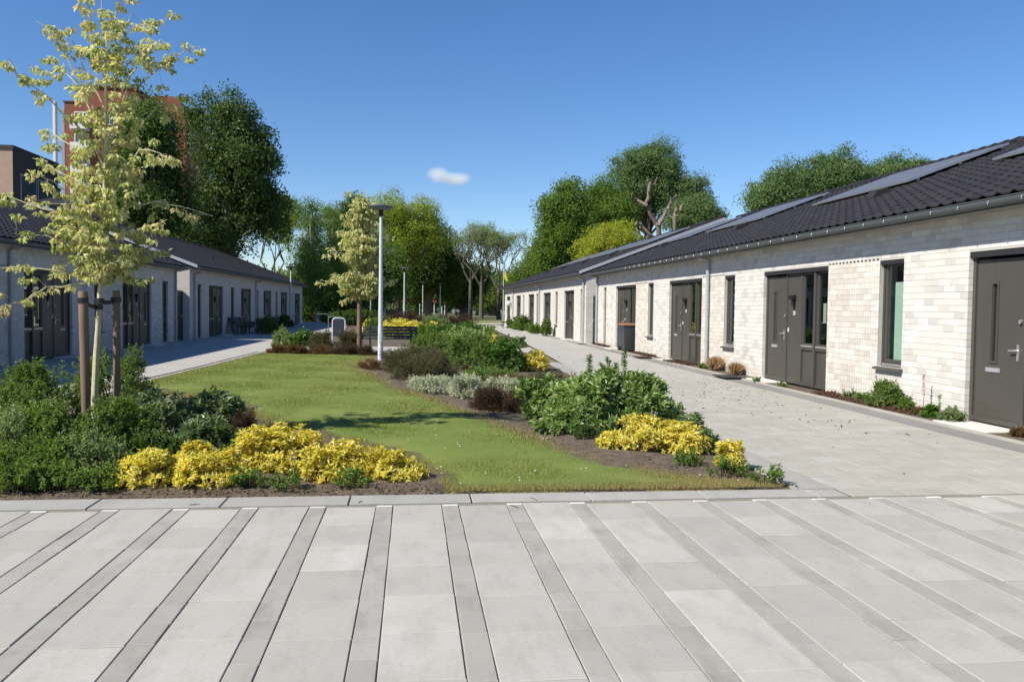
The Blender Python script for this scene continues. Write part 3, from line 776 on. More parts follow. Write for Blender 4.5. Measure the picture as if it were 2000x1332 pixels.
def window(R, a, b, z0=.66, z1=2.47, curtain=None, detail=True, midrail=False):
    R.ops.append((a, b, z0, z1)); R.sh = .06
    mb = MB(); d0 = .13
    frame_ring(R, mb, d0, .20, a+.002, b-.002, z0+.002, z1-.002, .055, .07)
    # dark lintel strip, standing in for shade under the opening head
    f = mb.build('window', M_TAUPE_D, R.root)
    mb = MB(); R.box(mb, .07, .128, a+.003, b-.003, z1-.07, z1-.003); mb.build('lintel_shade', M_TRIM_SHADE, f)
    mb = MB(); frame_ring(R, mb, .145, .185, a+.058, b-.058, z0+.073, z1-.058, .05)
    if midrail: R.box(mb, .14, .19, a+.058, b-.058, .88, .95)
    mb.build('sash', M_TAUPE, f)
    mb = MB(); R.box(mb, .162, .168, a+.10, b-.10, z0+.12, z1-.10); mb.build('pane', M_GLASS, f)
    if z0 > .3:
        mb = MB(); e = .05
        vs = [R.P(-.03, a-e, z0-.055), R.P(.14, a-e, z0-.03), R.P(.14, b+e*.2, z0-.03), R.P(-.03, b+e*.2, z0-.055),
              R.P(-.03, a-e, z0-.018), R.P(.14, a-e, z0+.004), R.P(.14, b+e*.2, z0+.004), R.P(-.03, b+e*.2, z0-.018)]
        mb.add(vs, [(0, 1, 2, 3), (4, 5, 6, 7), (0, 1, 5, 4), (1, 2, 6, 5), (2, 3, 7, 6), (3, 0, 4, 7)]); mb.build('sill', M_SILL, f)
        mb = MB(); R.box(mb, .110, .129, a+.06, b-.06, z0+.015, z0+.05); mb.build('drip_strip', M_ALU, f)
    room(R, a, b, z0, z1, f)
    if curtain:
        mb = MB(); c0, c1, zc0, zc1, cm = curtain; n_ = 14
        for i in range(n_):
            t0 = c0 + (c1-c0)*i/n_; t1 = c0 + (c1-c0)*(i+1)/n_; dd = .26 + (.02 if i % 2 else 0)
            dd2 = .26 + (0 if i % 2 else .02)
            mb.add([R.P(dd, t0, zc0), R.P(dd2, t1, zc0), R.P(dd2, t1, zc1), R.P(dd, t0, zc1)], [(0, 1, 2, 3)])
        mb.build('curtain', cm, f)
    R.sh = 0
    return f
def entrance(R, sA, dr, width=3.03, number=None, z1=2.47, detail=True):
    """sA: jamb on the door side, dr=-1 when the rest runs towards the camera"""
    sB = sA + dr*width; a, b = min(sA, sB), max(sA, sB)
    R.ops.append((a, b, 0, z1)); R.sh = .06
    def U(u): return sA + dr*u
    def bx(mb, d0, d1, u0, u1, z0, z1_): R.box(mb, d0, d1, min(U(u0), U(u1)), max(U(u0), U(u1)), z0, z1_)
    d0 = .13; Wd = width
    fr = MB()
    bx(fr, d0, .22, .002, .06, .0, z1-.002); bx(fr, d0, .22, Wd-.06, Wd-.002, 0, z1-.002); bx(fr, d0, .22, .06, Wd-.06, z1-.07, z1-.002)
    bx(fr, d0, .22, 1.03, 1.09, .03, z1-.07); bx(fr, d0, .22, 1.72, 1.80, .03, z1-.07); bx(fr, d0-.03, .22, 2.36, 2.44, .03, z1-.07)
    bx(fr, d0, .22, 1.80, 2.36, .78, .86); bx(fr, d0, .22, 2.44, Wd-.06, .78, .86)
    bx(fr, d0, .22, 1.80, 2.36, .03, .10); bx(fr, d0, .22, 2.44, Wd-.06, .03, .10)
    f = fr.build('entrance_frame', M_TAUPE, R.root)
    mb = MB(); bx(mb, .07, .128, .003, Wd-.003, z1-.085, z1-.003); mb.build('lintel_shade', M_TRIM_SHADE, f)  # near-black strip painting in the shade along the entrance head
    mb = MB(); bx(mb, .15, .20, 1.09, 1.72, .03, z1-.07); mb.build('side_panel', M_TAUPE, f)
    for (u0, u1) in ((1.80, 2.36), (2.44, Wd-.06)):
        mb = MB(); bx(mb, .165, .20, u0, u1, .10, .78); mb.build('lower_panel', M_TAUPE, f)
        mb = MB()
        t0, t1 = min(U(u0), U(u1)), max(U(u0), U(u1))
        frame_ring(R, mb, .145, .195, t0+.002, t1-.002, .862, z1-.072, .055); mb.build('sash', M_TAUPE, f)
        mb = MB(); bx(mb, .168, .174, u0+.055, u1-.055, .915, z1-.125); mb.build('pane', M_GLASS, f)
        mb = MB(); bx(mb, .112, .129, u0+.02, u1-.02, .84, .88); mb.build('drip_strip', M_ALU, f)
    room(R, min(U(1.8), U(Wd)), max(U(1.8), U(Wd)), .9, z1, f)
    if detail:
        mb = MB(); bx(mb, .50, .52, 2.0, 2.3, 1.35, 1.75); mb.build('curtain', M_CREAMC, f)
    # door leaf
    dl = MB()
    lo, hi = .065, 1.025
    gl0, gl1, gz0, gz1 = .40, .50, .92, 2.0
    bx(dl, .155, .205, lo, gl0, .04, z1-.12); bx(dl, .155, .205, gl1, hi, .04, z1-.12)
    bx(dl, .155, .205, gl0, gl1, .04, gz0); bx(dl, .155, .205, gl0, gl1, gz1, z1-.12)
    door = dl.build('front_door', M_TAUPE, R.root); bevel(door, .003, 1)
    mb = MB(); bx(mb, .172, .178, gl0, gl1, gz0, gz1); mb.build('door_glass', M_GLASS, door)
    mb = MB(); bx(mb, .205, .209, lo, hi, .04, z1-.12); mb.build('door_back', M_TRIM_SHADE, door)
    mb = MB()
    for (u0, u1, zz0, zz1) in ((gl0-.03, gl0, gz0-.03, gz1+.03), (gl1, gl1+.03, gz0-.03, gz1+.03), (gl0, gl1, gz1, gz1+.03), (gl0, gl1, gz0-.03, gz0)):
        bx(mb, .140, .154, u0, u1, zz0, zz1)
    mb.build('glazing_bead', M_TAUPE, door)
    mb = MB(); bx(mb, .125, .154, lo, hi, .045, .12); mb.build('weather_bar', M_TAUPE, door)
    mb = MB(); bx(mb, .140, .154, gl0-.10, gl1+.10, .76, .83); bevel(mb.build('letter_plate', M_ALU, door), .006)
    mb = MB(); bx(mb, .138, .1395, gl0-.07, gl1+.07, .775, .815); mb.build('letter_flap', M_PIPE, door)
    hb = MB(); bx(hb, .142, .154, .915, .955, .95, 1.17)
    hp = [R.P(.15, U(.935), 1.09), R.P(.10, U(.935), 1.09), R.P(.095, U(.92), 1.09), R.P(.095, U(.82), 1.085)]
    hb.tube(hp, .011, 8); hb.build('handle', M_ALU, door, smooth=True)
    mb = MB(); pp = [R.P(.12, U(.985), 1.48), R.P(.154, U(.985), 1.48)]; mb.tube(pp, .03, 12)
    mb.build('spy_knob', M_ALU if detail else M_BLACK, door)
    # threshold and step
    mb = MB(); bx(mb, .10, .22, .003, 1.09, 0.004, .03); mb.build('threshold', M_TRIM_SHADE, f)
    mb = MB(); bx(mb, -.42, .125, -.02, 1.15, -.03, .03); bevel(mb.build('door_step', M_PALE, R.root), .006)
    # wall lamp & number on the side panel
    mb = MB(); uc = 1.40
    bx(mb, .05, .149, uc-.085, uc+.085, 1.82, 1.92); bx(mb, .09, .149, uc-.035, uc+.055, 1.70, 1.82); bx(mb, .12, .149, uc-.015, uc+.035, 1.62, 1.70)
    bevel(mb.build('wall_lamp', M_BLACK, f), .006)
    mb = MB(); bx(mb, .135, .149, 1.13, 1.17, 1.13, 1.22); bevel(mb.build('doorbell', M_WHITE, f), .004)
    if number:
        # plane facing the street (-m direction)
        xax = Vector((0, -R.m, 0)); zax = Vector((-R.m, 0, 0)); yax = Vector((0, 0, 1))
        M4 = Matrix.Identity(4)
        pos_ = R.P(.146, U(uc), 1.50)
        for i in range(3): M4[i][0] = xax[i]; M4[i][1] = yax[i]; M4[i][2] = zax[i]; M4[i][3] = pos_[i]
        text_mesh(number, .12, M_WHITE, 'house_number', f, M4)
    R.sh = 0
    return f
def downpipe(R, t, label=None):
    mb = MB(); r_ = .046
    mb.tube([R.P(-.34, t, 3.0), R.P(-.30, t, 2.965), R.P(-.10, t, 2.955), R.P(-.075, t, 2.90), R.P(-.075, t, .0)], r_, 12)
    o = mb.build('downpipe', M_PIPE, R.root, smooth=True)
    for z in (2.5, 1.6, .75):
        mb = MB(); mb.tube([R.P(-.075, t, z), R.P(-.075, t, z+.05)], r_+.006, 12); R.box(mb, -.035, -.0, t-.012, t+.012, z+.01, z+.04); mb.build('pipe_clip', M_PIPE, o)
def tile_profile(w, n=9):
    out_ = []
    for i in range(n):
        u = i/(n-1)
        z = .030*math.exp(-((u-.82)/.13)**2) + .030*math.exp(-((u+.18)/.13)**2) - .008*math.sin(math.pi*min(1, u/.64)) if True else 0
        out_.append((u*w, z))
    return out_
def build_roof(R, raise_=0.0, nparts=300, sort_key=None, left_over=.12, right_over=.12, verge0=True, verge1=True):
    D = R.depth; e0 = -.35; z_e = RISE + raise_
    t0, t1 = R.s0 - left_over, R.s1 + right_over
    c = 1/math.sqrt(1+SLOPE**2); LS = (D-e0)/c
    deck = MB()
    def prof(off):    # underside/top of deck
        return [(e0+.05, z_e-off+SLOPE*.05), (D, z_e-off+SLOPE*(D-e0)), (2*D-e0, z_e-off)]
    top = prof(.035); bot = prof(.16)
    vs = []
    for t in (t0, t1):
        vs += [R.P(p[0], t, p[1]) for p in top] + [R.P(p[0], t, p[1]) for p in bot]
    deck.add(vs, [(0, 1, 7, 6), (1, 2, 8, 7), (3, 4, 10, 9), (4, 5, 11, 10), (0, 3, 9, 6), (2, 5, 11, 8), (0, 1, 4, 3), (1, 2, 5, 4), (6, 7, 10, 9), (7, 8, 11, 10)])
    roof = deck.build('roof', M_TILE, R.root)
    nt_ = max(1, round((t1-t0)/.30)); tw = (t1-t0)/nt_
    nr = round(LS/.345); tl = LS/nr
    prof_ = tile_profile(tw)
    # tile mesh in local coords: x = up slope, y along street, z normal
    def tile_geo(k):
        vs = []; n_ = len(prof_)
        for (y_, z_) in prof_: vs.append((-.02, y_, z_+.034))
        for (y_, z_) in prof_: vs.append((tl+.03, y_, z_+.004))
        for (y_, z_) in prof_: vs.append((-.02, y_, z_+.012))
        fs = [(i, i+1, n_+i+1, n_+i) for i in range(n_-1)] + [(2*n_+i, 2*n_+i+1, i+1, i) for i in range(n_-1)]
        return vs, fs
    ux = Vector((c, 0, SLOPE*c)); uz = Vector((-SLOPE*c, 0, c))
    def tf(v, base):   # to local row coords (d, t, z)
        p = ux*v[0] + uz*v[2]; return R.P(base[0]+p.x, base[1]+v[1], base[2]+p.z)
    vs0, fs0 = tile_geo(0)
    meshes = [MB().add([tf(v, (0, 0, 0)) for v in vs0], fs0, k/6).mesh('roof_tile', M_TILE) for k in range(6)]
    for me in meshes:
        me.polygons.foreach_set('use_smooth', np.ones(len(me.polygons), dtype=bool)); me.set_sharp_from_angle(angle=math.radians(50))
    allt = []
    for r_ in range(nr):
        for k in range(nt_):
            base = (e0 + r_*tl*c, t0 + k*tw, z_e + r_*tl*SLOPE*c); allt.append(base)
    if sort_key: allt.sort(key=sort_key)
    nv = len(vs0); parts = allt[:nparts]; rest = allt[nparts:]
    for b in parts: link('roof_tile', meshes[random.randrange(6)], roof, R.P(*b))
    A = np.array([tf(v, (0, 0, 0)) for v in vs0]); B = np.array([R.P(*b) for b in rest])
    V = (A[None] + B[:, None]).reshape(-1, 3)
    lp = np.array(fs0).ravel(); loops = (lp[None] + (np.arange(len(rest))*nv)[:, None]).ravel(); nf = len(rest)*len(fs0)
    me = mesh_from('roof_tiling', V, loops, np.arange(nf)*4, np.full(nf, 4), M_TILE, np.repeat(RG.random(len(rest)), nv), True)
    me.set_sharp_from_angle(angle=math.radians(50))
    link('roof_tiling', me, roof)['kind'] = 'stuff'
    # far slope plain plus ridge tiles
    zr = z_e + SLOPE*(D-e0)
    t = t0; k = 0
    while t < t1-.05 and k < 300:
        mb = MB(); n_ = 7; vs = []
        for tt, rr, zz in ((t, .135, .02), (min(t+.44, t1), .115, .0)):
            for i in range(n_):
                a_ = math.pi*i/(n_-1); vs.append(R.P(D+rr*math.cos(a_), tt, zr+zz+rr*.75*math.sin(a_)))
        mb.add(vs, [(i, i+1, n_+i+1, n_+i) for i in range(n_-1)] + [tuple(range(n_))], random.random()); mb.build('ridge_tile', M_TILE, roof, smooth=True)
        t += .42; k += 1
    # verges
    for t, on in ((t0, verge0), (t1, verge1)):
        if not on: continue
        sgn = -1 if t == t0 else 1
        mb = MB(); a_, b_ = (t-.045, t+.002) if sgn < 0 else (t-.002, t+.045)
        pts = [(e0-.02, z_e-.10), (D, zr-.10), (2*D-e0, z_e-.10), (2*D-e0, z_e+.03), (D, zr+.035), (e0-.02, z_e+.035)]
        n_ = 6; vs = [R.P(p[0], a_, p[1]) for p in pts] + [R.P(p[0], b_, p[1]) for p in pts]
        mb.add(vs, [(0, 1, 4, 5), (1, 2, 3, 4), (6, 7, 10, 11), (7, 8, 9, 10)] + [(i, (i+1) % 6, 6+(i+1) % 6, 6+i) for i in range(6)])
        mb.build('verge_trim', M_VERGE, roof)
        # thin top cap
    # gutter, half-round look: shaped trough
    gx = e0-.055; gz = z_e-.045
    pr_ = [(gx-.06, 0), (gx-.066, -.03), (gx-.055, -.075), (gx-.02, -.105), (gx+.02, -.105), (gx+.055, -.075), (gx+.066, 0)]
    inn = [(p[0]*1.0 + (.008 if p[0] < gx else -.008), p[1]+.008 if p[1] < -.01 else p[1]) for p in pr_]
    mb = MB(); n_ = len(pr_); vs = []
    for t in (t0-.02, t1+.02):
        vs += [R.P(p[0], t, gz+p[1]) for p in pr_] + [R.P(p[0], t, gz+p[1]) for p in inn]
    m2 = 2*n_
    fs = [(i, i+1, m2+i+1, m2+i) for i in range(n_-1)] + [(n_+i, n_+i+1, m2+n_+i+1, m2+n_+i) for i in range(n_-1)] + [(0, n_, m2+n_, m2), (n_-1, 2*n_-1, m2+2*n_-1, m2+n_-1), tuple(range(n_)), tuple(range(m2, m2+n_))]
    mb.add(vs, fs); gut = mb.build('gutter', M_ZINC, R.root, smooth=True)
    mb = MB(); mb.tube([R.P(gx-.064, t0-.02, gz+.002), R.P(gx-.064, t1+.02, gz+.002)], .009, 6); mb.build('gutter_bead', M_ZINC, gut)
    t = t0+.35; k = 0
    while t < t1:
        mb = MB(); pts = [R.P(p[0]+(-.004 if p[0] < gx else .004), t, gz+p[1]-.005) for p in pr_]
        mb.tube([R.P(gx-.072, t, gz-.03), R.P(gx-.085, t, gz-.06), R.P(gx-.075, t, gz-.075)], .007, 5); mb.build('gutter_bracket', M_ALU if t < 30 and R.m > 0 else M_ZINC, gut); t += .62
    # soffit board
    mb = MB(); R.box(mb, e0-.0, -.002, R.s0+.01, R.s1-.01, z_e-.16, z_e-.135) if False else None
    mb.add([R.P(e0+.02, t0+.02, z_e-.155), R.P(.0-.002, t0+.02, z_e-.155+SLOPE*.33), R.P(-.002, t1-.02, z_e-.155+SLOPE*.33), R.P(e0+.02, t1-.02, z_e-.155),
            R.P(e0+.02, t0+.02, z_e-.175), R.P(.0-.002, t0+.02, z_e-.175+SLOPE*.33), R.P(-.002, t1-.02, z_e-.175+SLOPE*.33), R.P(e0+.02, t1-.02, z_e-.175)],
           [(0, 1, 2, 3), (4, 5, 6, 7), (0, 3, 7, 4)]); mb.build('soffit', M_VERGE, R.root)
    # wall extension up to the deck
    mb = MB(); R.box(mb, .0, .30, R.s0+.001, R.s1-.001, WALLTOP, z_e-.18+SLOPE*.35); mb.build('wall_plate', M_FARBRICK, R.root)
    return roof, z_e, c
def roof_pt(R, z_e, d, t, h=0):
    c = 1/math.sqrt(1+SLOPE**2); return R.P(d - SLOPE*c*h, t, z_e + SLOPE*(d+.35) + c*h)
def solar(R, roof, z_e, d0, d1, t0, t1, rows, cols):
    for i in range(rows):
        for j in range(cols):
            a0 = d0+(d1-d0)*i/rows; a1 = d0+(d1-d0)*(i+1)/rows-.02; b0 = t0+(t1-t0)*j/cols; b1 = t0+(t1-t0)*(j+1)/cols-.02
            mb = MB(); lo = .10; hi = .14
            vs = [roof_pt(R, z_e, a, b, h_) for h_ in (lo, hi) for (a, b) in ((a0, b0), (a1, b0), (a1, b1), (a0, b1))]
            mb.add(vs, [(0, 1, 2, 3), (0, 1, 5, 4), (1, 2, 6, 5), (2, 3, 7, 6), (3, 0, 4, 7), (4, 5, 6, 7)]); p = mb.build('solar_panel', M_ALU, roof)
            mb = MB(); f = .018
            vs = [roof_pt(R, z_e, a, b, hi+.002) for (a, b) in ((a0+f, b0+f), (a1-f, b0+f), (a1-f, b1-f), (a0+f, b1-f))]
            # cells lie in the panel; kept part of the panel object through a second material
            me = p.data; bpy.data.meshes.remove(me) if False else None
            mb2 = mb.add(vs, [(0, 1, 2, 3)]).mesh('cells', M_PV)
            # join: rebuild as one mesh with two materials
            V = [v.co[:] for v in p.data.vertices] + [v.co[:] for v in mb2.vertices]; n0 = len(p.data.vertices)
            Fs = [tuple(f_.vertices) for f_ in p.data.polygons] + [tuple(i_+n0 for i_ in f_.vertices) for f_ in mb2.polygons]
            nm = bpy.data.meshes.new('solar_panel'); nm.from_pydata(V, [], Fs); nm.materials.append(M_ALU); nm.materials.append(M_PV)
            nm.polygons[len(Fs)-1].material_index = 1; p.data = nm
    mb = MB()
    for d in (d0+.2, (d0+d1)/2, d1-.2):
        vs = [roof_pt(R, z_e, a, b, h_) for h_ in (.05, .099) for (a, b) in ((d-.02, t0-.04), (d+.02, t0-.04), (d+.02, t1+.02), (d-.02, t1+.02))]
        mb.add(vs, [(0, 1, 2, 3), (4, 5, 6, 7), (0, 1, 5, 4), (1, 2, 6, 5), (2, 3, 7, 6), (3, 0, 4, 7)])
    mb.build('mounting_rail', M_ZINC, roof)
def roof_vent(R, roof, z_e, d, t):
    mb = MB()
    pts = [(d-.22, .04), (d-.22, .07), (d-.12, .17), (d+.12, .16), (d+.22, .05)]
    vs = [roof_pt(R, z_e, p[0], t-.15, p[1]) for p in pts] + [roof_pt(R, z_e, p[0], t+.15, p[1]) for p in pts]
    mb.add(vs, [(0, 1, 2, 3, 4), (5, 6, 7, 8, 9)] + [(i, (i+1) % 5, 5+(i+1) % 5, 5+i) for i in range(5)]); mb.build('roof_vent', M_TILE, roof)
def gate(R, t0, t1, label):
    g = empty('garden_gate', label, 'gate', (0, 0, 0)); g.parent = None
    g.matrix_world = R.root.matrix_world.copy() if False else Matrix.Translation(R.root.location) @ Matrix.Rotation(R.root.rotation_euler.z, 4, 'Z')
    g['group'] = 'dark green gates in the gaps between rows'
    n_ = 8; w_ = (t1-t0-.12)/n_
    mb = MB(); R.box(mb, .10, .17, t0, t0+.06, 0, 2.15); R.box(mb, .10, .17, t1-.06, t1, 0, 2.15); R.box(mb, .10, .17, t0+.06, t1-.06, 2.09, 2.15); mb.build('gate_frame', M_GREENGATE, g)
    for i in range(n_):
        mb = MB(); R.box(mb, .12, .145, t0+.06+i*w_+.003, t0+.06+(i+1)*w_-.003, .06, 2.085, i/n_); mb.build('gate_board', M_GREENGATE, g)
    mb = MB(); R.box(mb, .08, .12, t1-.16, t1-.12, .98, 1.10); mb.build('handle', M_ALU, g)

# ---- near right row
R1 = Row('terrace', 'nearest pale brick terrace on the right with solar panels on its dark tiled roof', XR, AR, 1, 2.0, 36.35)
for sA, num in ((11.31, '26'), (18.51, '28'), (25.73, '30'), (32.80, '32')):
    entrance(R1, sA, -1, 3.03, num if sA > 12 else None)
window(R1, 12.93, 13.66, curtain=(12.97, 13.5, .74, 2.1, M_CURTAIN))
window(R1, 20.26, 20.97); window(R1, 27.48, 28.15)
window(R1, 5.7, 6.4)
window(R1, 34.55, 35.0, z0=.02, midrail=True)
fl1 = [(13.66, 15.48, 0, 2.47), (20.97, 22.70, 0, 2.47), (28.15, 29.77, 0, 2.47), (12.93, 13.66, 0, .60), (20.26, 20.97, 0, .60), (27.48, 28.15, 0, .60)]
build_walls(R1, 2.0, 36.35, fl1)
roof1, ze1, _ = build_roof(R1, 0, 300, sort_key=lambda b: (b[1] < 10.2 + (b[0]+.35)*1.32, math.hypot(b[0]+8, b[1])))
downpipe(R1, 22.05); downpipe(R1, 36.1)
for (a, b) in ((9.3, 14.9), (17.6, 22.2), (25.9, 30.8), (33.2, 36.0)):
    solar(R1, roof1, ze1, 2.95, 5.35, a, b, 3, 3)
for d, t in ((2.25, 17.6), (2.25, 25.6), (2.5, 34.6), (2.25, 10.2)): roof_vent(R1, roof1, ze1, d, t)
# ---- far right row
R2 = Row('terrace', 'farther pale brick terrace on the right beyond the dark green gate', 7.75, AR, 1, 37.65, 72.7, 6.4)
window(R2, 38.5, 38.95, z0=.02, midrail=True)
for sA in (40.6, 47.8, 54.6, 61.6, 68.5): entrance(R2, sA, 1, 2.7, None, detail=False)
for a in (45.4, 52.8, 59.6, 66.7): window(R2, a, a+.72)
build_walls(R2, 0, -1, [])
roof2, ze2, _ = build_roof(R2, .10, 0)
downpipe(R2, 38.0); downpipe(R2, 51.9); downpipe(R2, 66.0)
for (a, b) in ((39.5, 44.5), (47, 52), (54.5, 59.5), (62, 67)): solar(R2, roof2, ze2, 3.2, 5.5, a, b, 2, 3)
for t in (42, 49, 56, 63): roof_vent(R2, roof2, ze2, 2.2, t)
gate(R1, 36.37, 37.63, 'dark green boarded gate between the two right hand rows')
# ---- left rows
XL, AL = -10.488, .01619
L1 = Row('terrace', 'shaded near terrace on the left behind the young variegated tree', XL, AL, -1, 7.0, 36.8)
entrance(L1, 26.33, -1, 3.0, '27', detail=True); entrance(L1, 33.55, -1, 3.05, '29'); entrance(L1, 19.1, -1, 3.0); 
window(L1, 28.0, 28.65, curtain=None); window(L1, 20.9, 21.5); window(L1, 34.9, 35.65, z0=.02, midrail=True)
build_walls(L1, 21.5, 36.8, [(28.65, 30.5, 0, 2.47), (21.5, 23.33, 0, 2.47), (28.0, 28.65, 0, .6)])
rl1, zl1, _ = build_roof(L1, 0, 300, sort_key=lambda b: (b[1] < 19, math.hypot(b[0]+10, b[1])))
downpipe(L1, 22.5); downpipe(L1, 36.5)
for t in (12, 24, 31): roof_vent(L1, rl1, zl1, 2.2, t)
L2 = Row('terrace', 'farther shaded terrace on the left ending before the park trees', -10.30, AL, -1, 38.1, 71.6)
window(L2, 39.4, 40.05, z0=.02, midrail=True); entrance(L2, 44.2, -1, 2.8, None, detail=False)
for a, b in ((45.9, 46.7), (52.8, 53.3), (59.2, 59.9), (65.7, 66.5)): window(L2, a, b)
for sA in (51.1, 57.6, 64.0, 70.3): entrance(L2, sA, -1, 2.75, None, detail=False)
build_walls(L2, 0, -1, [])
rl2, zl2, _ = build_roof(L2, .10, 0)
downpipe(L2, 38.7); downpipe(L2, 52.2); downpipe(L2, 65.0)
for t in (43, 51, 58, 65): roof_vent(L2, rl2, zl2, 2.4, t)
gate(L1, 36.82, 38.08, 'dark green boarded gate between the two left hand rows')

# ================================================================== VEGETATION BUILDERS
def shrub(name, label, cat, kind, x, y, w, h, depth=None, z0=0.02, group=None, dens=1.0, lsize=None, seed=None, lobes=None, clump=None):
    """one shrub: stems plus leaves spread through an uneven dome"""
    global RG
    depth = depth or w
    root = empty(name, label, cat, (x, y, z0), random.uniform(0, .2), group)
    spec = {   # leaf length, width, leaves per m3-ish surface, mode
      'yellow': (.052, .019, 3700, 'whorl'), 'rhodo': (.105, .036, 1500, 'whorl'), 'rhodo_d': (.10, .033, 1500, 'whorl'),
      'laurel': (.06, .028, 2600, 'whorl'), 'shrub': (.036, .021, 3700, 'spray'), 'grey': (.034, .018, 3400, 'spray'), 'mid': (.03, .018, 6000, 'spray'),
      'white': (.028, .016, 9000, 'spray'), 'heather': (.03, .006, 11000, 'upright'), 'twiggy': (.04, .010, 6000, 'upright'), 'rust': (.045, .009, 7000, 'upright'),
      'straw': (.16, .005, 2600, 'tuft'), 'light': (.035, .02, 5000, 'spray'), 'dark': (.040, .022, 3300, 'spray'), 'deep': (.040, .022, 3100, 'spray')}[kind]
    ll, lw, nd, mode = spec
    if lsize: ll *= lsize; lw *= lsize; nd = nd/lsize**1.5
    rx, ry = w/2, depth/2
    area = 2*math.pi*((rx*ry)**.8*.5 + (rx*h)**.8*.5)
    # clumps = shoot tips: inside a lumpy dome
    nl = lobes or max(3, int(3+w*depth*4))
    LB = []
    for i in range(nl):
        a = random.uniform(0, 6.283); rr = math.sqrt(random.random())*.72
        LB.append((rx*rr*math.cos(a), ry*rr*math.sin(a), h*random.uniform(.38, .78)*(1.1-.25*rr), rx*random.uniform(.22, .42), h*random.uniform(.16, .32)))
    LB.append((0, 0, h*.66, rx*.5, h*.34))
    npl = 7 if mode == 'whorl' else (16 if mode == 'spray' else (10 if mode == 'upright' else 40))
    nt_ = int(area*nd*dens/npl)
    C_ = []
    for i in range(nt_):
        lb = LB[random.randrange(len(LB))]
        d = Vector((random.gauss(0, 1), random.gauss(0, 1), random.gauss(.25, .8))).normalized(); r_ = random.random()**.28
        px_, py_, pz_ = lb[0]+d.x*lb[3]*r_, lb[1]+d.y*lb[3]*r_*ry/rx, lb[2]+d.z*lb[4]*r_*1.15
        if random.random() < .34: # skirt toward the ground
            a = random.uniform(0, 6.283); rr = random.uniform(.55, 1.0); px_, py_, pz_ = rx*.92*rr*math.cos(a), ry*.92*rr*math.sin(a), h*random.uniform(.10, .60)*(1.25-rr*.6)
        C_.append((px_, py_, max(.03, pz_)))
    C_ = np.array(C_)
    out = C_ - np.array([0, 0, h*.15]); out = unit(out/np.array([rx, ry, h])); 
    if mode == 'whorl':
        n_ = len(C_)*npl; P_ = np.repeat(C_, npl, 0); O_ = np.repeat(unit(out + np.array([0, 0, .7])), npl, 0)
        side = rand_dir(n_); side = unit(side - O_*np.sum(side*O_, 1, keepdims=True))
        spread = RG.uniform(.45, 1.5, (n_, 1)) if kind != 'yellow' else RG.uniform(.6, 2.4, (n_, 1))
        D_ = unit(O_ + side*spread - np.array([0, 0, .25 if kind == 'yellow' else .12]))
        P_ = P_ - O_*RG.uniform(0, ll*.7, (n_, 1)); N_ = O_ + RG.normal(0, .25, (n_, 3))
    elif mode == 'spray':
        n_ = len(C_)*npl; tt_ = RG.random((n_, 1)); sl = np.repeat(RG.uniform(.07, .20, (len(C_), 1))*(.6+h*.6), npl, 0)
        shd = np.repeat(unit(out*[1, 1, .5] + np.array([0, 0, 1.1]) + RG.normal(0, .45, out.shape)), npl, 0)
        P_ = np.repeat(C_, npl, 0) + shd*sl*(tt_-.35) + rand_dir(n_)*.008*(lsize or 1); D_ = unit(shd*.5 + rand_dir(n_)*.9)
        N_ = RG.normal(size=(n_, 3)) + np.repeat(out, npl, 0)*.8 + np.array([0, 0, .6])
    elif mode == 'upright':
        n_ = len(C_)*npl; hh = RG.random((n_, 1)); sh = np.repeat(unit(out*[1, 1, .4] + np.array([0, 0, 1.0]) + RG.normal(0, .25, out.shape)), npl, 0)
        P_ = np.repeat(C_, npl, 0) - sh*hh*h*.35; D_ = unit(sh + rand_dir(n_)*.8); N_ = None
    else:
        n_ = len(C_)*npl; P_ = np.stack([RG.normal(0, rx*.22, n_), RG.normal(0, ry*.22, n_), np.zeros(n_)], 1); D_ = unit(np.stack([RG.normal(0, .38, n_), RG.normal(0, .38, n_), np.ones(n_)], 1)); N_ = None
        ll = h*.95
    sz = RG.uniform(.65, 1.25, n_)
    P_[:, 2] = np.maximum(P_[:, 2], .012)
    me = leaf_mesh('foliage', [leaf_arrays(P_, D_, ll*sz, lw*sz, np.clip(RG.normal(.5, .27, n_), 0, 1), N=N_)], LM[kind])
    link('foliage', me, root)
    # stems
    st = MB(); k = min(len(C_), int(14 + 30*w))
    for i in random.sample(range(len(C_)), k):
        c = Vector(C_[i]); b = Vector((c.x*.25+random.uniform(-.04, .04), c.y*.25+random.uniform(-.04, .04), 0)); m_ = b.lerp(c, .5)+Vector((c.x*.12, c.y*.12, -.02))
        r0 = .004 + .004*h
        st.tube([b, m_, c], [r0, r0*.75, r0*.35], 4, cap=False)
    st.build('stems', M_TWIG, root)
    return root

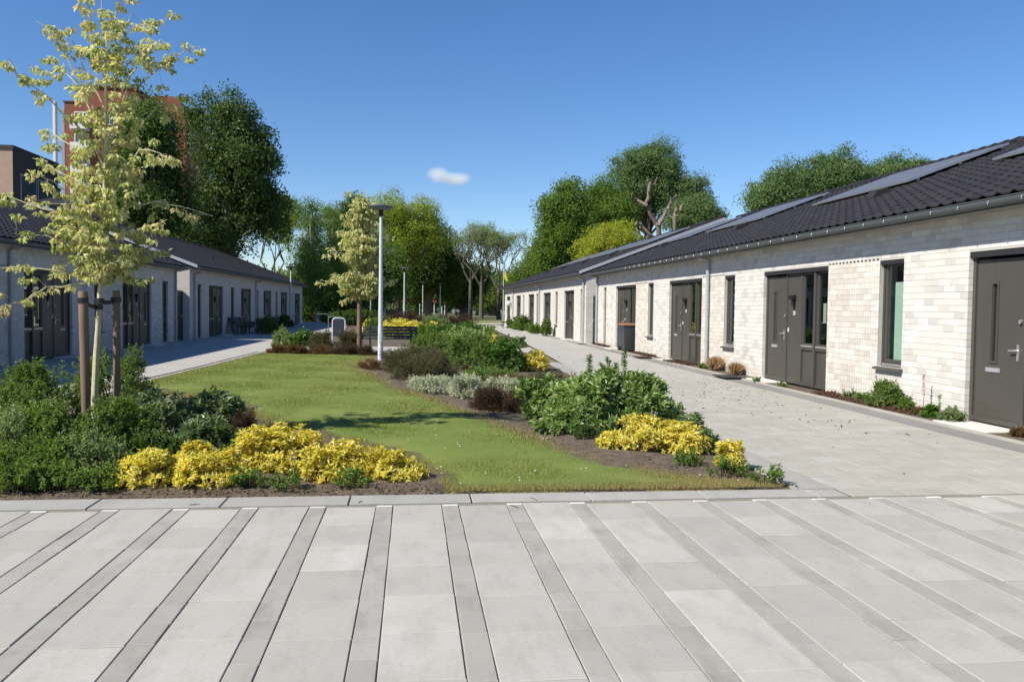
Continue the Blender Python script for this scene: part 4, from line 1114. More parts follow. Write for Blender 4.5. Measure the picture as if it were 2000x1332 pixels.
def tree(name, label, kind, base, lobes, clumps, per, leaf, cr, trunk_r, bark=None, group=None, limbs=26, aspect=.55, fork=.45, droop=0.0, extra=None, inner=.42):
    """lobes: (x,y,z,rx,ry,rz) world; trunk from base; limbs reach the leaf clumps"""
    root = empty(name, label, 'tree', base, 0, group); b = Vector(base)
    vols = np.array([l[3]*l[4]*l[5] for l in lobes])**.72; pr_ = vols/vols.sum()
    idx = RG.choice(len(lobes), clumps, p=pr_); LBs = np.array(lobes)[idx]
    d = rand_dir(clumps); r_ = RG.random((clumps, 1))**inner
    wob = 1 + .16*np.sin(d[:, :1]*5.1+idx[:, None]) + .12*np.sin(d[:, 1:2]*7+d[:, 2:3]*4)
    C_ = LBs[:, :3] + d*r_*LBs[:, 3:6]*wob - np.array(base)
    C_[:, 2] = np.maximum(C_[:, 2], .4)
    n_ = clumps*per
    vs_ = RG.uniform(.6, 1.35, (clumps, 1))
    off = in_ellipsoid(n_, .5)*np.repeat(cr*1.75*vs_, per, 0)*np.array([1, 1, .68])
    P_ = np.repeat(C_, per, 0) + off
    if droop: P_[:, 2] -= np.abs(off[:, 0])*droop + RG.random(n_)*droop*cr
    D_ = rand_dir(n_, -.25 if droop else .15); D_[:, 2] -= droop*.8; N_ = RG.normal(size=(n_, 3))*.5 + np.repeat(d, per, 0)*.75 + unit(off)*.6 + np.array([0, 0, .5])
    sz = RG.uniform(.6, 1.3, n_)
    rn = np.clip(np.repeat(RG.normal(.5, .16, clumps), per) + RG.normal(0, .2, n_), 0, 1)
    me = leaf_mesh('crown', [leaf_arrays(P_, D_, leaf*sz, leaf*aspect*sz, rn, N=N_)], LM[kind]); link('crown', me, root)
    tb = MB(); cen = C_.mean(0); top = C_[:, 2].max()
    tp = [Vector((0, 0, -.1)), Vector((cen[0]*.15, cen[1]*.1, top*.2)), Vector((cen[0]*.55, cen[1]*.5, top*fork)), Vector((cen[0], cen[1], top*.72)), Vector((cen[0]*1.05, cen[1], top*.95))]
    tb.tube(tp, [trunk_r*1.25, trunk_r, trunk_r*.8, trunk_r*.4, trunk_r*.08], 9)
    for i in RG.choice(clumps, min(limbs, clumps), replace=False):
        c = Vector(C_[i]); f = min(.9, max(fork*.55, (c.z/top)*random.uniform(.55, .8)))
        # point on the trunk
        zt = f*top; k = 0
        while k < 3 and tp[k+1].z < zt: k += 1
        a = tp[k].lerp(tp[k+1], (zt-tp[k].z)/max(.01, tp[k+1].z-tp[k].z)); m_ = a.lerp(c, .5) + Vector((0, 0, -(c-a).length*.06 + random.uniform(-.1, .1)*(c-a).length*.3))
        rr = trunk_r*(.42*(1-f)+.08)
        tb.tube([a, m_, c], [rr, rr*.6, rr*.15], 5, cap=False)
    tb.build('trunk', bark or M_BARK, root, smooth=True)
    if extra: extra(root)
    return root
def PL(px0, px1, py0, py1, Y, dy=None):
    """crown lobe covering that stretch of the photograph at distance Y"""
    a = at(px0, (py0+py1)/2, Y); b = at(px1, (py0+py1)/2, Y); t = at((px0+px1)/2, py0, Y); u = at((px0+px1)/2, py1, Y)
    rx = (b.x-a.x)/2; rz = (t.z-u.z)/2
    return ((a.x+b.x)/2, Y, (t.z+u.z)/2, rx, dy or rx, rz)
def gx(px, Y, py=600):
    return at(px, py, Y).x

# ---- background trees, far to near
G_WOOD = 'trees along the park street'
def simple_tree(label, kind, pxs, Y, clumps, per, leaf, cr, tr, name='park_tree', bpx=None, **k):
    leaf *= .66; per = int(per*1.9)
    lob = [PL(*p, Y+random.uniform(-1.5, 1.5)) for p in pxs]
    bx_ = gx(bpx if bpx else sum((p[0]+p[1])/2 for p in pxs)/len(pxs), Y)
    return tree(name, label, kind, (bx_, Y, 0), lob, clumps, per, leaf, cr, tr, group=k.pop('group', G_WOOD), **k)
# distant wood closing the view
def wood(label, x0, x1, Y, h0, h1, kind, n, leaf):
    mb_P = []
    nc = n
    X = RG.uniform(x0, x1, nc); Yy = RG.normal(Y, 5, nc); top = h0 + (h1-h0)*(.5+.5*np.sin(X*.13)*np.cos(X*.31+1)); Z = RG.random(nc)**.7*top
    per = 26; P_ = np.repeat(np.stack([X, Yy, Z], 1), per, 0) + RG.normal(0, 1.0, (nc*per, 3)); P_[:, 2] = np.maximum(P_[:, 2], .1)
    m_ = nc*per
    me = leaf_mesh('distant_wood', [leaf_arrays(P_, rand_dir(m_), leaf*RG.uniform(.6, 1.3, m_), leaf*.6*RG.uniform(.6, 1.3, m_), RG.random(m_))], LM[kind])
    o = link('distant_wood', me); o['kind'] = 'stuff'; tag(o, label, 'trees'); return o
wood('dim green wood far beyond the park street', -75, 70, 205, 6, 11, 'deep', 3600, .9)
wood('low hedge and undergrowth beyond the far crossing on the left', -30, -5, 92, 2.0, 3.4, 'mid', 700, .42)

simple_tree('tall dark willow standing alone above the left terrace roofs', 'deep', [(385, 505, 165, 330), (400, 560, 215, 400), (440, 560, 300, 470), (375, 450, 300, 480), (355, 400, 195, 260), (330, 480, 420, 520)], 78, 620, 44, .42, .75, .75, 'willow_tree', bpx=440, droop=.5, limbs=60, inner=.5, group='tall trees behind the left terraces')
simple_tree('dark broad willow right beside the red tower block', 'dark', [(235, 345, 190, 330), (215, 300, 250, 420), (262, 378, 265, 480), (200, 330, 340, 470)], 70, 620, 40, .40, .75, .6, 'willow_tree', bpx=290, droop=.4, limbs=50, inner=.5, group='tall trees behind the left terraces')
simple_tree('bluish green tree low between the brown block and the tower', 'deep', [(58, 112, 335, 440)], 88, 90, 40, .4, .6, .3, 'park_tree')
simple_tree('slim birch with pointed top left of the evergreen', 'birch', [(585, 632, 395, 500), (565, 650, 450, 600), (598, 614, 372, 430), (572, 592, 388, 450)], 84, 380, 34, .26, .5, .22, 'birch_tree', bpx=622, limbs=40, bark=M_BIRCH)
simple_tree('birch with fine top touching the dark evergreen', 'birch', [(625, 665, 400, 480), (615, 690, 440, 610), (632, 648, 378, 430)], 88, 300, 34, .26, .5, .2, 'birch_tree', bpx=650, limbs=40, bark=M_BIRCH)
simple_tree('dark green tree peeping over the birches', 'dark', [(655, 712, 385, 480), (650, 730, 440, 560)], 104, 330, 40, .42, .7, .4)
simple_tree('broad yellow green tree behind the nearest lamp post', 'spring', [(715, 800, 372, 450), (770, 868, 385, 480), (720, 865, 420, 520), (690, 760, 400, 500)], 98, 620, 36, .32, .7, .5, limbs=60)
simple_tree('dark tree with yellowish tips under the broad yellow green one', 'mid', [(700, 800, 470, 600), (690, 760, 520, 620)], 92, 380, 40, .36, .7, .4)
simple_tree('dark spreading chestnut in the middle of the park edge', 'dark', [(770, 880, 440, 560), (840, 905, 460, 590), (760, 850, 500, 600)], 118, 620, 40, .5, .9, .7, limbs=40)
simple_tree('deep green chestnut right of the dark spreading one', 'dark', [(850, 935, 500, 600), (880, 960, 520, 585)], 124, 380, 38, .5, .9, .6, limbs=30)
simple_tree('green understorey tree behind the thin leafed row', 'mid', [(940, 1030, 540, 606), (905, 985, 560, 610)], 150, 260, 36, .5, 1.0, .5)
def branching(label, kind, bpx, Y, px0, px1, ytop, yfork, leafsize, seed, tr=.34, bark=None, levels=6, group=G_WOOD, name='park_tree', nleaf=5):
    """open tree: real forking limbs with small leaves at the twig ends"""
    rnd = random.Random(seed); bx_ = gx(bpx, Y); root = empty(name, label, 'tree', (bx_, Y, 0), 0, group)
    H = at(bpx, ytop, Y).z; zf = at(bpx, yfork, Y).z; tr *= .78; hw = (gx(px1, Y)-gx(px0, Y))/2; cx_ = (gx(px1, Y)+gx(px0, Y))/2 - bx_
    mb = MB(); tips = []
    def grow(p, d, ln, r_, lv):
        mid = p + d*ln*.5 + Vector((rnd.uniform(-1, 1), rnd.uniform(-1, 1), rnd.uniform(-.3, .6)))*ln*.07
        q = p + d*ln
        mb.tube([p, mid, q], [r_, r_*.85, r_*.68], 6 if lv < 2 else (4 if lv < 4 else 3), cap=False)
        if lv >= 3: tips.append(mid)
        if lv >= levels: tips.append(q); return
        for k in range(2 if rnd.random() < .55 else 3):
            v = Vector((rnd.gauss(0, 1), rnd.gauss(0, 1), rnd.gauss(.15, .6))).normalized()
            nd = (d*.95 + v*.75 + Vector((0, 0, .12))).normalized()
            # stay inside the crown envelope
            e = q + nd*ln*.8
            if ((e.x-cx_)/hw)**2 + ((e.y)/hw)**2 > 1.0: nd = (nd + Vector((cx_-q.x, -q.y, 0)).normalized()*.9).normalized()
            if e.z > H: nd = (nd + Vector((0, 0, -.8))).normalized()
            grow(q, nd, ln*rnd.uniform(.68, .92), r_*.62, lv+1)
    z0 = Vector((0, 0, zf)); mb.tube([(0, 0, -.1), (rnd.uniform(-.1, .1), 0, zf*.5), z0], [tr*1.2, tr, tr*.85], 9)
    n_ = 4; L0 = (H-zf)*.30
    for k in range(n_):
        a = 6.283*k/n_ + rnd.uniform(-.4, .4); d = Vector((math.cos(a)*.55, math.sin(a)*.55, 1)).normalized(); grow(z0 - Vector((0, 0, rnd.uniform(0, .8))), d, L0, tr*.55, 1)
    mb.build('trunk', bark or M_BARK, root)
    T = np.array([t[:] for t in tips]); m_ = len(T)*nleaf
    P_ = np.repeat(T, nleaf, 0) + rand_dir(m_)*RG.random((m_, 1))*.55
    link('crown', leaf_mesh('crown', [leaf_arrays(P_, rand_dir(m_, .1), leafsize*RG.uniform(.6, 1.3, m_), leafsize*.6*RG.uniform(.6, 1.3, m_), RG.random(m_), N=RG.normal(size=(m_, 3))*.6+np.array([-.5, -.3, .8]))], LM[kind]), root)
branching('sparse budding tree, leftmost of the three thin leafed ones', 'grey', 919, 108, 878, 958, 442, 545, .17, 3, .30, M_BARKT)
branching('sparse budding tree, tallest of the three thin leafed ones', 'grey', 940, 112, 900, 992, 430, 550, .17, 5, .36, M_BARKT)
branching('sparse budding tree nearest the flagpole', 'grey', 974, 106, 945, 1036, 455, 565, .17, 8, .34, M_BARKT)
branching('airy pale green birch showing sky between its branches', 'light', 532, 92, 488, 578, 385, 540, .26, 11, .26, M_BARKT, name='birch_tree', nleaf=32)
simple_tree('tree just left of the far end of the right terrace', 'mid', [(1005, 1060, 500, 600), (1020, 1075, 480, 560)], 100, 300, 36, .36, .65, .3)
# right side behind the terrace
G_R = 'trees behind the right terraces'
simple_tree('full green oak rising behind the farther right terrace', 'oak', [(1085, 1145, 345, 460), (1050, 1140, 390, 520), (1040, 1110, 440, 560), (1110, 1190, 430, 530), (1055, 1100, 380, 450)], 84, 900, 42, .36, .62, .6, 'oak_tree', bpx=1095, group=G_R, limbs=60)
simple_tree('green oak filling the gap right of the big oak', 'oak', [(1140, 1205, 350, 450), (1150, 1240, 380, 480)], 90, 480, 40, .36, .62, .5, 'oak_tree', group=G_R)
simple_tree('tall round poplar, highest crown behind the right terraces', 'poplar', [(1200, 1335, 282, 380), (1187, 1290, 320, 430), (1250, 1340, 300, 420)], 96, 900, 42, .34, .62, .6, 'poplar_tree', bpx=1265, group=G_R, limbs=40)
simple_tree('poplar reaching lower right of the highest crown', 'poplar', [(1325, 1385, 340, 440), (1300, 1410, 380, 470), (1370, 1412, 405, 450)], 92, 560, 42, .34, .6, .5, 'poplar_tree', bpx=1350, group=G_R)
simple_tree('broad poplar, left of the two above the solar roof', 'poplar', [(1560, 1690, 298, 420), (1480, 1580, 325, 430), (1456, 1530, 360, 430), (1620, 1700, 310, 400)], 74, 800, 44, .32, .58, .5, 'poplar_tree', bpx=1580, group=G_R)
simple_tree('poplar, right of the two above the solar roof', 'poplar', [(1690, 1780, 308, 400), (1750, 1818, 315, 380)], 76, 420, 42, .32, .58, .4, 'poplar_tree', bpx=1750, group=G_R)
simple_tree('round lime coloured willow glowing behind the right roof', 'lime', [(1133, 1258, 432, 560)], 66, 460, 55, .24, .42, .3, 'willow_tree', bpx=1195, group=G_R, limbs=30, droop=.3)
# pollarded bare trunks
def bare(label, Y, paths, name='pollarded_tree'):
    b = at(paths[0][0][0], paths[0][0][1], Y); root = empty(name, label, 'tree', (b.x, Y, 0), 0, 'bare pollarded trees behind the right roof')
    first = True
    mb = MB()
    for pts in paths:
        P_ = []; R_ = []
        for k, (px, py, r_) in enumerate(pts):
            w_ = at(px, py, Y+random.uniform(-.3, .3)); P_.append(Vector((w_.x-b.x, w_.y-Y, w_.z))); R_.append(r_*.8*Y/1635)
        if first: P_.insert(0, Vector((0, 0, -.1))); R_.insert(0, R_[0]*1.2); first = False
        # subdivide with wobble
        Q = [P_[0]]; S_ = [R_[0]]
        for i in range(1, len(P_)):
            for f in (.5, 1.0):
                Q.append(P_[i-1].lerp(P_[i], f) + Vector([random.uniform(-1, 1)*R_[i]*.35 for _ in range(3)])); S_.append((R_[i-1]+(R_[i]-R_[i-1])*f)*random.uniform(.92, 1.1))
        mb.tube(Q, S_, 9)
    mb.build('trunk', M_BARKP, root, smooth=True)
    return root
bare('bare forked trunk with sawn limbs above the right roof', 60, [
    [(1288, 470, 7), (1286, 440, 7), (1283, 437, 7)],
    [(1284, 440, 6.5), (1270, 415, 5), (1262, 400, 5), (1268, 375, 4.5), (1270, 355, 4.5)],
    [(1264, 402, 4.5), (1245, 392, 3.2), (1235, 388, 2.6), (1234, 378, 2.2)],
    [(1269, 372, 3.2), (1265, 360, 2.4), (1266, 352, 2.2)], [(1271, 370, 3), (1280, 358, 2.2), (1284, 346, 1.8)],
    [(1286, 442, 5), (1298, 420, 4.2), (1306, 405, 4), (1313, 388, 3.6), (1322, 382, 2.6)],
    [(1286, 470, 4), (1265, 455, 3.2), (1252, 440, 3), (1243, 436, 3)]])
bare('second bare trunk with torn orange stub right of the forked one', 62, [
    [(1319, 465, 5), (1317, 440, 5), (1318, 425, 4.5), (1320, 410, 3.5), (1322, 405, 3)], [(1318, 428, 3.5), (1326, 415, 3.5), (1332, 403, 4), (1336, 398, 2)], [(1317, 428, 2.5), (1311, 424, 2), (1306, 421, 1.2)]])

# ---- young variegated maples with stakes
def variegated(label, base, trunk_pts, branches, Y, tufts, leaf, tr, px_w=1.0, seed=1):
    root = empty('young_maple_tree', label, 'tree', base, 0, 'young variegated maples in the planting bed'); b = Vector(base)
    mb = MB(); rnd = random.Random(seed)
    tp = [at(px, py, Y) - b for (px, py) in trunk_pts]; tp.insert(0, Vector((0, 0, -.05)))
    n = len(tp); rad = [tr*(1-.93*(i/(n-1))**1.1) for i in range(n)]
    mb.tube(tp, rad, 9)
    tips = []
    for (pts, rr) in branches:
        dy = rnd.uniform(-.55, .55)*px_w
        P_ = [at(px, py, Y) - b + Vector((0, dy*(k/max(1, len(pts)-1)), 0)) for k, (px, py) in enumerate(pts)]
        Q = [P_[0]]
        for i in range(1, len(P_)):
            Q.append(P_[i-1].lerp(P_[i], .5)+Vector((rnd.uniform(-1, 1), rnd.uniform(-1, 1), rnd.uniform(-1, 1)))*.02*px_w); Q.append(P_[i])
        mb.tube(Q, [rr*(1-.75*i/(len(Q)-1)) for i in range(len(Q))], 5, cap=False)
        tot = sum((Q[i+1]-Q[i]).length for i in range(len(Q)-1)); k = max(3, int(tot/(.11*px_w)))
        for j in range(k):
            f = .22 + .78*(j+rnd.random()*.6)/k; f = min(.999, f); fi = f*(len(Q)-1); i = int(fi); p = Q[i].lerp(Q[i+1], fi-i)
            o_ = Vector((rnd.gauss(0, 1), rnd.gauss(0, 1), rnd.gauss(.1, .7))).normalized()*rnd.uniform(.03, .22)*px_w
            mb.tube([p, p+o_*.6+Vector((0, 0, .02)), p+o_], [.0035*px_w, .0025*px_w, .0015*px_w], 3, cap=False); tips.append(p+o_)
    mb.build('trunk', M_YBARK, root, smooth=True)
    # extra tufts filling the core
    for (cx, cz, rx_, rz_, m_) in tufts:
        c = at(cx, cz, Y) - b
        for _ in range(m_):
            while True:
                v = Vector((rnd.uniform(-1, 1), rnd.uniform(-1, 1), rnd.uniform(-1, 1)))
                if v.length < 1: break
            tips.append(Vector((c.x+v.x*rx_, c.y+v.y*rx_, c.z+v.z*rz_)))
    T = np.array([t[:] for t in tips]); per = 17; m = len(T)*per
    hang = RG.uniform(0, 1, (m, 1)); side = rand_dir(m)*[1, 1, .4]
    P_ = np.repeat(T, per, 0) + side*.03*px_w - np.array([0, 0, 1])*hang*.035*px_w
    D_ = unit(side*RG.uniform(.25, 1.0, (m, 1)) - np.array([0, 0, 1])*RG.uniform(.1, 1.1, (m, 1)))
    sz = RG.uniform(.55, 1.2, m); rn = np.clip(np.repeat(RG.normal(.52, .16, len(T)), per)+RG.normal(0, .22, m), 0, 1)
    me = leaf_mesh('crown', [leaf_arrays(P_, D_, leaf*sz, leaf*.52*sz, rn, fold=.35)], LM['maple']); link('crown', me, root)
    return root
YT = 10.0
b0 = at(181, 600, YT); bx0 = b0.x
variegated('young variegated maple tied to two stakes in the left bed', (bx0, YT, .02),
    [(184, 800), (188, 700), (192, 640), (196, 560), (203, 430), (206, 300), (208, 200), (205, 110), (200, 30), (196, -60)],
    [([(196, 552), (150, 556), (100, 560), (55, 590), (20, 600), (-5, 602)], .014), ([(198, 540), (140, 535), (80, 525), (20, 525), (-10, 530)], .013),
     ([(200, 500), (150, 480), (100, 462), (60, 458), (45, 460)], .012), ([(202, 470), (150, 430), (110, 415), (60, 400), (10, 380), (-10, 372)], .013),
     ([(204, 430), (160, 390), (120, 360), (95, 350)], .011), ([(204, 400), (150, 350), (100, 330), (70, 315), (40, 300)], .012),
     ([(204, 380), (170, 320), (130, 280), (85, 255), (70, 240)], .012), ([(206, 330), (175, 270), (130, 225), (100, 190), (60, 165), (52, 135)], .013),
     ([(206, 300), (180, 230), (140, 160), (110, 130), (85, 140), (60, 130)], .012), ([(207, 250), (165, 170), (130, 110), (105, 60), (75, 45)], .012),
     ([(207, 220), (170, 150), (150, 100), (125, 50)], .010), ([(206, 160), (185, 90), (190, 30), (180, -10), (186, -40)], .009),
     ([(205, 130), (230, 70), (245, 30), (270, 10), (285, 5)], .009), ([(205, 160), (225, 110), (245, 60), (262, 25)], .009),
     ([(207, 240), (215, 170), (230, 120), (250, 80)], .010), ([(207, 280), (240, 215), (262, 160), (300, 120), (320, 85), (355, 60)], .012),
     ([(206, 300), (245, 180), (300, 125), (320, 100), (365, 70)], .011), ([(206, 240), (240, 140), (275, 105), (310, 110), (345, 105)], .009), ([(206, 300), (255, 250), (290, 200), (340, 165)], .011),
     ([(205, 400), (250, 330), (285, 300), (330, 310), (345, 320)], .011), ([(204, 440), (255, 400), (300, 390), (345, 400), (405, 418)], .012),
     ([(203, 470), (260, 455), (300, 445), (345, 435)], .011), ([(202, 500), (250, 495), (290, 488), (320, 500)], .010),
     ([(200, 530), (240, 525), (270, 540), (300, 545)], .009), ([(204, 420), (230, 370), (260, 350), (285, 345)], .009), ([(204, 420), (175, 370), (160, 330), (150, 300)], .009),
     ([(201, 515), (160, 500), (125, 505), (95, 520)], .010), ([(200, 530), (230, 510), (255, 520)], .008)],
    YT, [(205, 470, .44, .52, 130), (205, 370, .36, .40, 60), (205, 240, .34, .55, 58), (215, 90, .30, .42, 44), (160, 440, .38, .3, 45), (205, 520, .30, .12, 40)], .070, .042, 1.0, 3)
def stake(label, px, ytop, Y, r_, h=None, lean=0):
    p = at(px, ytop, Y); root = MB(); rr = r_
    k = 12; prof = []
    root.tube([(0, 0, -.05), (lean*.4, 0, p.z*.4), (lean*.8, 0, p.z*.8), (lean, 0, p.z-.01), (lean, 0, p.z)], [rr*.92, rr*.98, rr, rr, rr*.9], 12)
    o = root.build('tree_stake', M_STAKE, None, (p.x-lean, Y, 0.02-.02), smooth=True); tag(o, label, 'stake', 'timber stakes holding the young maples'); return p
s1 = stake('thick timber stake left of the variegated maple trunk', 162, 569, 9.72, .050, lean=-.03)
s2 = stake('slimmer timber stake right of the variegated maple trunk', 227, 567, 10.15, .040)
def strap(label, a, b, w=.06):
    mb = MB(); n_ = 10
    a, b = Vector(a), Vector(b); d = (b-a); L_ = d.length
    tk = Vector((0, -.012, 0))
    vs = []
    for i in range(n_+1):
        f = i/n_; p = a.lerp(b, f) + Vector((0, 0, -.025*math.sin(math.pi*f))); ww_ = w*(1-.25*math.sin(math.pi*f))
        for (q, zz) in ((-1, -1), (1, -1), (1, 1), (-1, 1)): vs.append(p + Vector((0, q*.006, zz*ww_/2)))
    fs = []
    for i in range(n_):
        for k in range(4): fs.append((i*4+k, i*4+(k+1) % 4, (i+1)*4+(k+1) % 4, (i+1)*4+k))
    mb.add(vs, fs)
    for c, r_ in ((a, .056), (b, .046)):
        mb.tube([c+Vector((0, .0, -w/2)), c+Vector((0, 0, w/2))], r_, 14)
    o = mb.build('rubber_strap', M_BLACK); tag(o, label, 'strap', 'black rubber tree ties'); return o
tt = at(192, 600, YT)
strap('black rubber tie from the thick stake to the maple trunk', (s1.x-.0, 9.72, s1.z-.10), (tt.x+.01, YT-.02, s1.z-.17))
strap('black rubber tie from the slimmer stake to the maple trunk', (s2.x, 10.15, s2.z-.11), (tt.x+.012, YT+.01, s2.z-.125))
mbx = MB(); mbx.tube([at(702, 600, 28.2)*1, at(702, 600, 28.2)*1], .01, 3) if False else None
YB = 28.3
variegated('slim variegated maple behind the green bench', (at(700, 600, YB).x, YB, .02),
    [(701, 650), (702, 600), (705, 520), (708, 450), (712, 380), (712, 366)],
    [([(703, 570), (680, 580), (660, 590)], .02), ([(704, 540), (675, 545), (655, 550), (640, 555)], .02), ([(705, 510), (680, 500), (656, 498)], .02), ([(706, 480), (680, 460), (660, 450)], .02),
     ([(707, 450), (685, 425), (664, 418)], .018), ([(708, 430), (700, 400), (705, 372)], .015), ([(709, 420), (725, 395), (742, 388)], .015), ([(708, 450), (730, 440), (752, 430)], .018),
     ([(707, 480), (735, 475), (757, 468)], .018), ([(706, 520), (735, 510), (756, 505)], .018), ([(705, 550), (730, 550), (755, 545)], .018), ([(704, 570), (725, 580), (745, 585)], .018), ([(704, 550), (670, 555), (640, 548), (625, 545)], .015)],
    YB, [(705, 550, .68, .5, 150), (705, 480, .62, .75, 190), (708, 415, .45, .55, 110)], .15, .06, 2.3, 5)
mb = MB(); c0_ = at(702, 640, YB-.35); mb.tube([(0, 0, 0), (0, 0, 1.0), (0, 0, 1.75)], [.085, .085, .075], 12); o = mb.build('tree_stake', M_STAKE, None, (c0_.x, YB-.35, 0), smooth=True); tag(o, 'single dark timber stake in front of the slim maple', 'stake', 'timber stakes holding the young maples')

# ---- shrubs, front left
def SH(label, kind, pxc, pxw, ytop, Y, name, cat='shrub', depth=None, **k):
    x = gx(pxc, Y, 800); w = pxw/1635*Y; h = max(.12, at(pxc, ytop, Y).z)
    return shrub(name, label, cat, kind, x, Y, w, h, depth or w, **k)
G_Y = 'golden mexican orange shrubs'; G_RH = 'rhododendrons in the beds'; G_SP = 'bushy green shrubs in the left bed'; G_H = 'low heathers along the lawn'
SH('golden leafed shrub left of the two along the forecourt', 'yellow', 300, 175, 882, 7.62, 'golden_shrub', depth=.55, group=G_Y)
SH('small golden leafed shrub low beside the left one', 'yellow', 412, 140, 885, 7.52, 'golden_shrub', depth=.5, group=G_Y)
SH('largest golden leafed shrub at the lawn corner', 'yellow', 575, 235, 836, 8.15, 'golden_shrub', depth=.75, group=G_Y)
SH('golden leafed shrub joined to the right of the largest', 'yellow', 675, 185, 862, 7.72, 'golden_shrub', depth=.6, group=G_Y)
SH('golden leafed shrub at the right tip of the left bed', 'yellow', 775, 140, 883, 7.62, 'golden_shrub', depth=.45, group=G_Y)
SH('golden shoots standing behind the small golden shrub', 'yellow', 375, 70, 862, 8.5, 'golden_shrub', depth=.35, group=G_Y)
SH('bushy bright green shrub at the far left under the stakes', 'shrub', 90, 190, 712, 11.6, 'spirea_shrub', group=G_SP)
SH('bushy bright green shrub right behind the maple trunk', 'shrub', 225, 160, 692, 12.6, 'spirea_shrub', group=G_SP)
SH('green shrub cut off by the left photo edge', 'shrub', 0, 130, 745, 10.8, 'spirea_shrub', group=G_SP)
SH('loose green shrub in front of the thick stake', 'shrub', 110, 170, 800, 8.9, 'spirea_shrub', group=G_SP, depth=1.1)
SH('fine leafed green shrub between the stakes and the golden shrubs', 'shrub', 215, 150, 785, 9.0, 'spirea_shrub', group=G_SP, depth=1.0)
SH('grey leafed shrub with pale flowers at the left edge', 'grey', 20, 130, 800, 8.6, 'abelia_shrub', depth=1.0)
SH('low dark green shrub on the forecourt edge at far left', 'mid', 60, 190, 865, 7.85, 'low_green_shrub', depth=.6)
SH('low dark green shrub left of the golden shrubs', 'grey', 175, 110, 850, 7.9, 'low_green_shrub', depth=.6)
SH('large leafed rhododendron behind the golden shrubs', 'rhodo_d', 315, 170, 762, 10.2, 'rhododendron', group=G_RH, depth=1.2)
SH('rhododendron reaching out over the lawn from the left bed', 'rhodo_d', 415, 120, 768, 10.4, 'rhododendron', group=G_RH, depth=.9)
SH('low rhododendron tips behind the small golden shrub', 'rhodo_d', 395, 130, 820, 9.3, 'rhododendron', group=G_RH, depth=.7)
SH('brown heather between the rhododendron and the lawn', 'heather', 480, 70, 800, 9.9, 'heather', 'heather', depth=.8, group=G_H)
SH('dark low shrub in the shade behind the largest golden shrub', 'deep', 450, 110, 838, 9.1, 'low_green_shrub', depth=.6)
SH('dark foliage filling the bed edge at the far left corner', 'mid', 20, 150, 905, 7.5, 'low_green_shrub', depth=.5)
SH('low foliage touching the forecourt edging left of the golden shrubs', 'shrub', 120, 120, 915, 7.5, 'low_green_shrub', depth=.45)
SH('low foliage creeping out beside the first golden shrub', 'mid', 195, 80, 925, 7.45, 'low_green_shrub', depth=.4)
SH('grassy dark foliage behind the left golden shrub', 'dark', 290, 150, 855, 8.7, 'low_green_shrub', depth=.8)
SH('dark foliage between rhododendron and largest golden shrub', 'grey', 380, 120, 850, 9.0, 'low_green_shrub', depth=.7)
SH('loose green foliage left of the large rhododendron', 'shrub', 250, 110, 790, 10.0, 'spirea_shrub', group=G_SP, depth=1)
SH('tall green foliage between thick stake and left edge', 'shrub', 55, 120, 770, 9.8, 'spirea_shrub', group=G_SP, depth=1)
for (pxc, Y, w_, lab) in ((490, 7.42, 60, 'weedy green tuft in front of the largest golden shrub'), (560, 7.36, 50, 'small green weeds near the forecourt edge'), (690, 7.38, 55, 'green weeds under the right golden shrubs'), (1350, 8.15, 60, 'low green weeds left of the smallest golden shrub'), (1420, 7.62, 70, 'low green weeds at the right tip of the bed'), (1500, 7.3, 50, 'sparse weeds at the corner of the edging')):
    SH(lab, 'mid', pxc, w_*1.3, 948 if Y < 8 else 915, Y, 'weed_patch', 'weeds', depth=.25, dens=.35)
# ---- right group of the front
SH('large rhododendron in the right bed, left part', 'rhodo', 1085, 150, 738, 11.9, 'rhododendron', group=G_RH)
SH('largest rhododendron in the right bed, pale new leaves', 'rhodo', 1165, 210, 728, 11.2, 'rhododendron', group=G_RH, depth=1.3)
SH('rhododendron at the path side of the right bed', 'rhodo', 1265, 160, 738, 11.0, 'rhododendron', group=G_RH, depth=1.0)
SH('low rhododendron facing the lawn', 'rhodo', 1120, 190, 785, 10.5, 'rhododendron', group=G_RH, depth=.8)
SH('golden shrub in front of the rhododendrons', 'yellow', 1250, 190, 812, 9.2, 'golden_shrub', depth=.7, group=G_Y)
SH('golden shrub beside the path in front of the rhododendrons', 'yellow', 1340, 130, 826, 9.0, 'golden_shrub', depth=.6, group=G_Y)
SH('low golden shrub nearest the lawn on the right', 'yellow', 1195, 65, 845, 9.2, 'golden_shrub', depth=.4, group=G_Y)
SH('smallest golden shrub alone at the bed corner', 'yellow', 1428, 65, 865, 8.05, 'golden_shrub', depth=.35, group=G_Y)
SH('dark green shrub between golden shrub and edging', 'rhodo_d', 1355, 60, 815, 9.9, 'low_green_shrub', depth=.5)
for px, h_, lab in ((1152, 697, 'upright leafy shoot, leftmost above the rhododendrons'), (1187, 702, 'upright leafy shoot, second above the rhododendrons'), (1203, 712, 'short upright leafy shoot between taller ones'), (1220, 690, 'upright dark shoot, rightmost above the rhododendrons')):
    Y = 12.6; p = at(px, h_, Y); root = empty('leafy_shoot', lab, 'plant', (p.x, Y, .02), 0, 'upright shoots above the rhododendrons')
    MB().tube([(0, 0, 0), (.01, 0, p.z*.5), (0, 0, p.z)], [.008, .006, .003], 5).build('stem', M_TWIG, root)
    n_ = 150; zz = RG.uniform(.45, 1.0, n_)*p.z; P_ = np.stack([RG.normal(0, .012, n_), RG.normal(0, .012, n_), zz], 1); D_ = rand_dir(n_, .5)
    link('foliage', leaf_mesh('foliage', [leaf_arrays(P_, D_, .065, .02, RG.random(n_))], LM['laurel']), root)
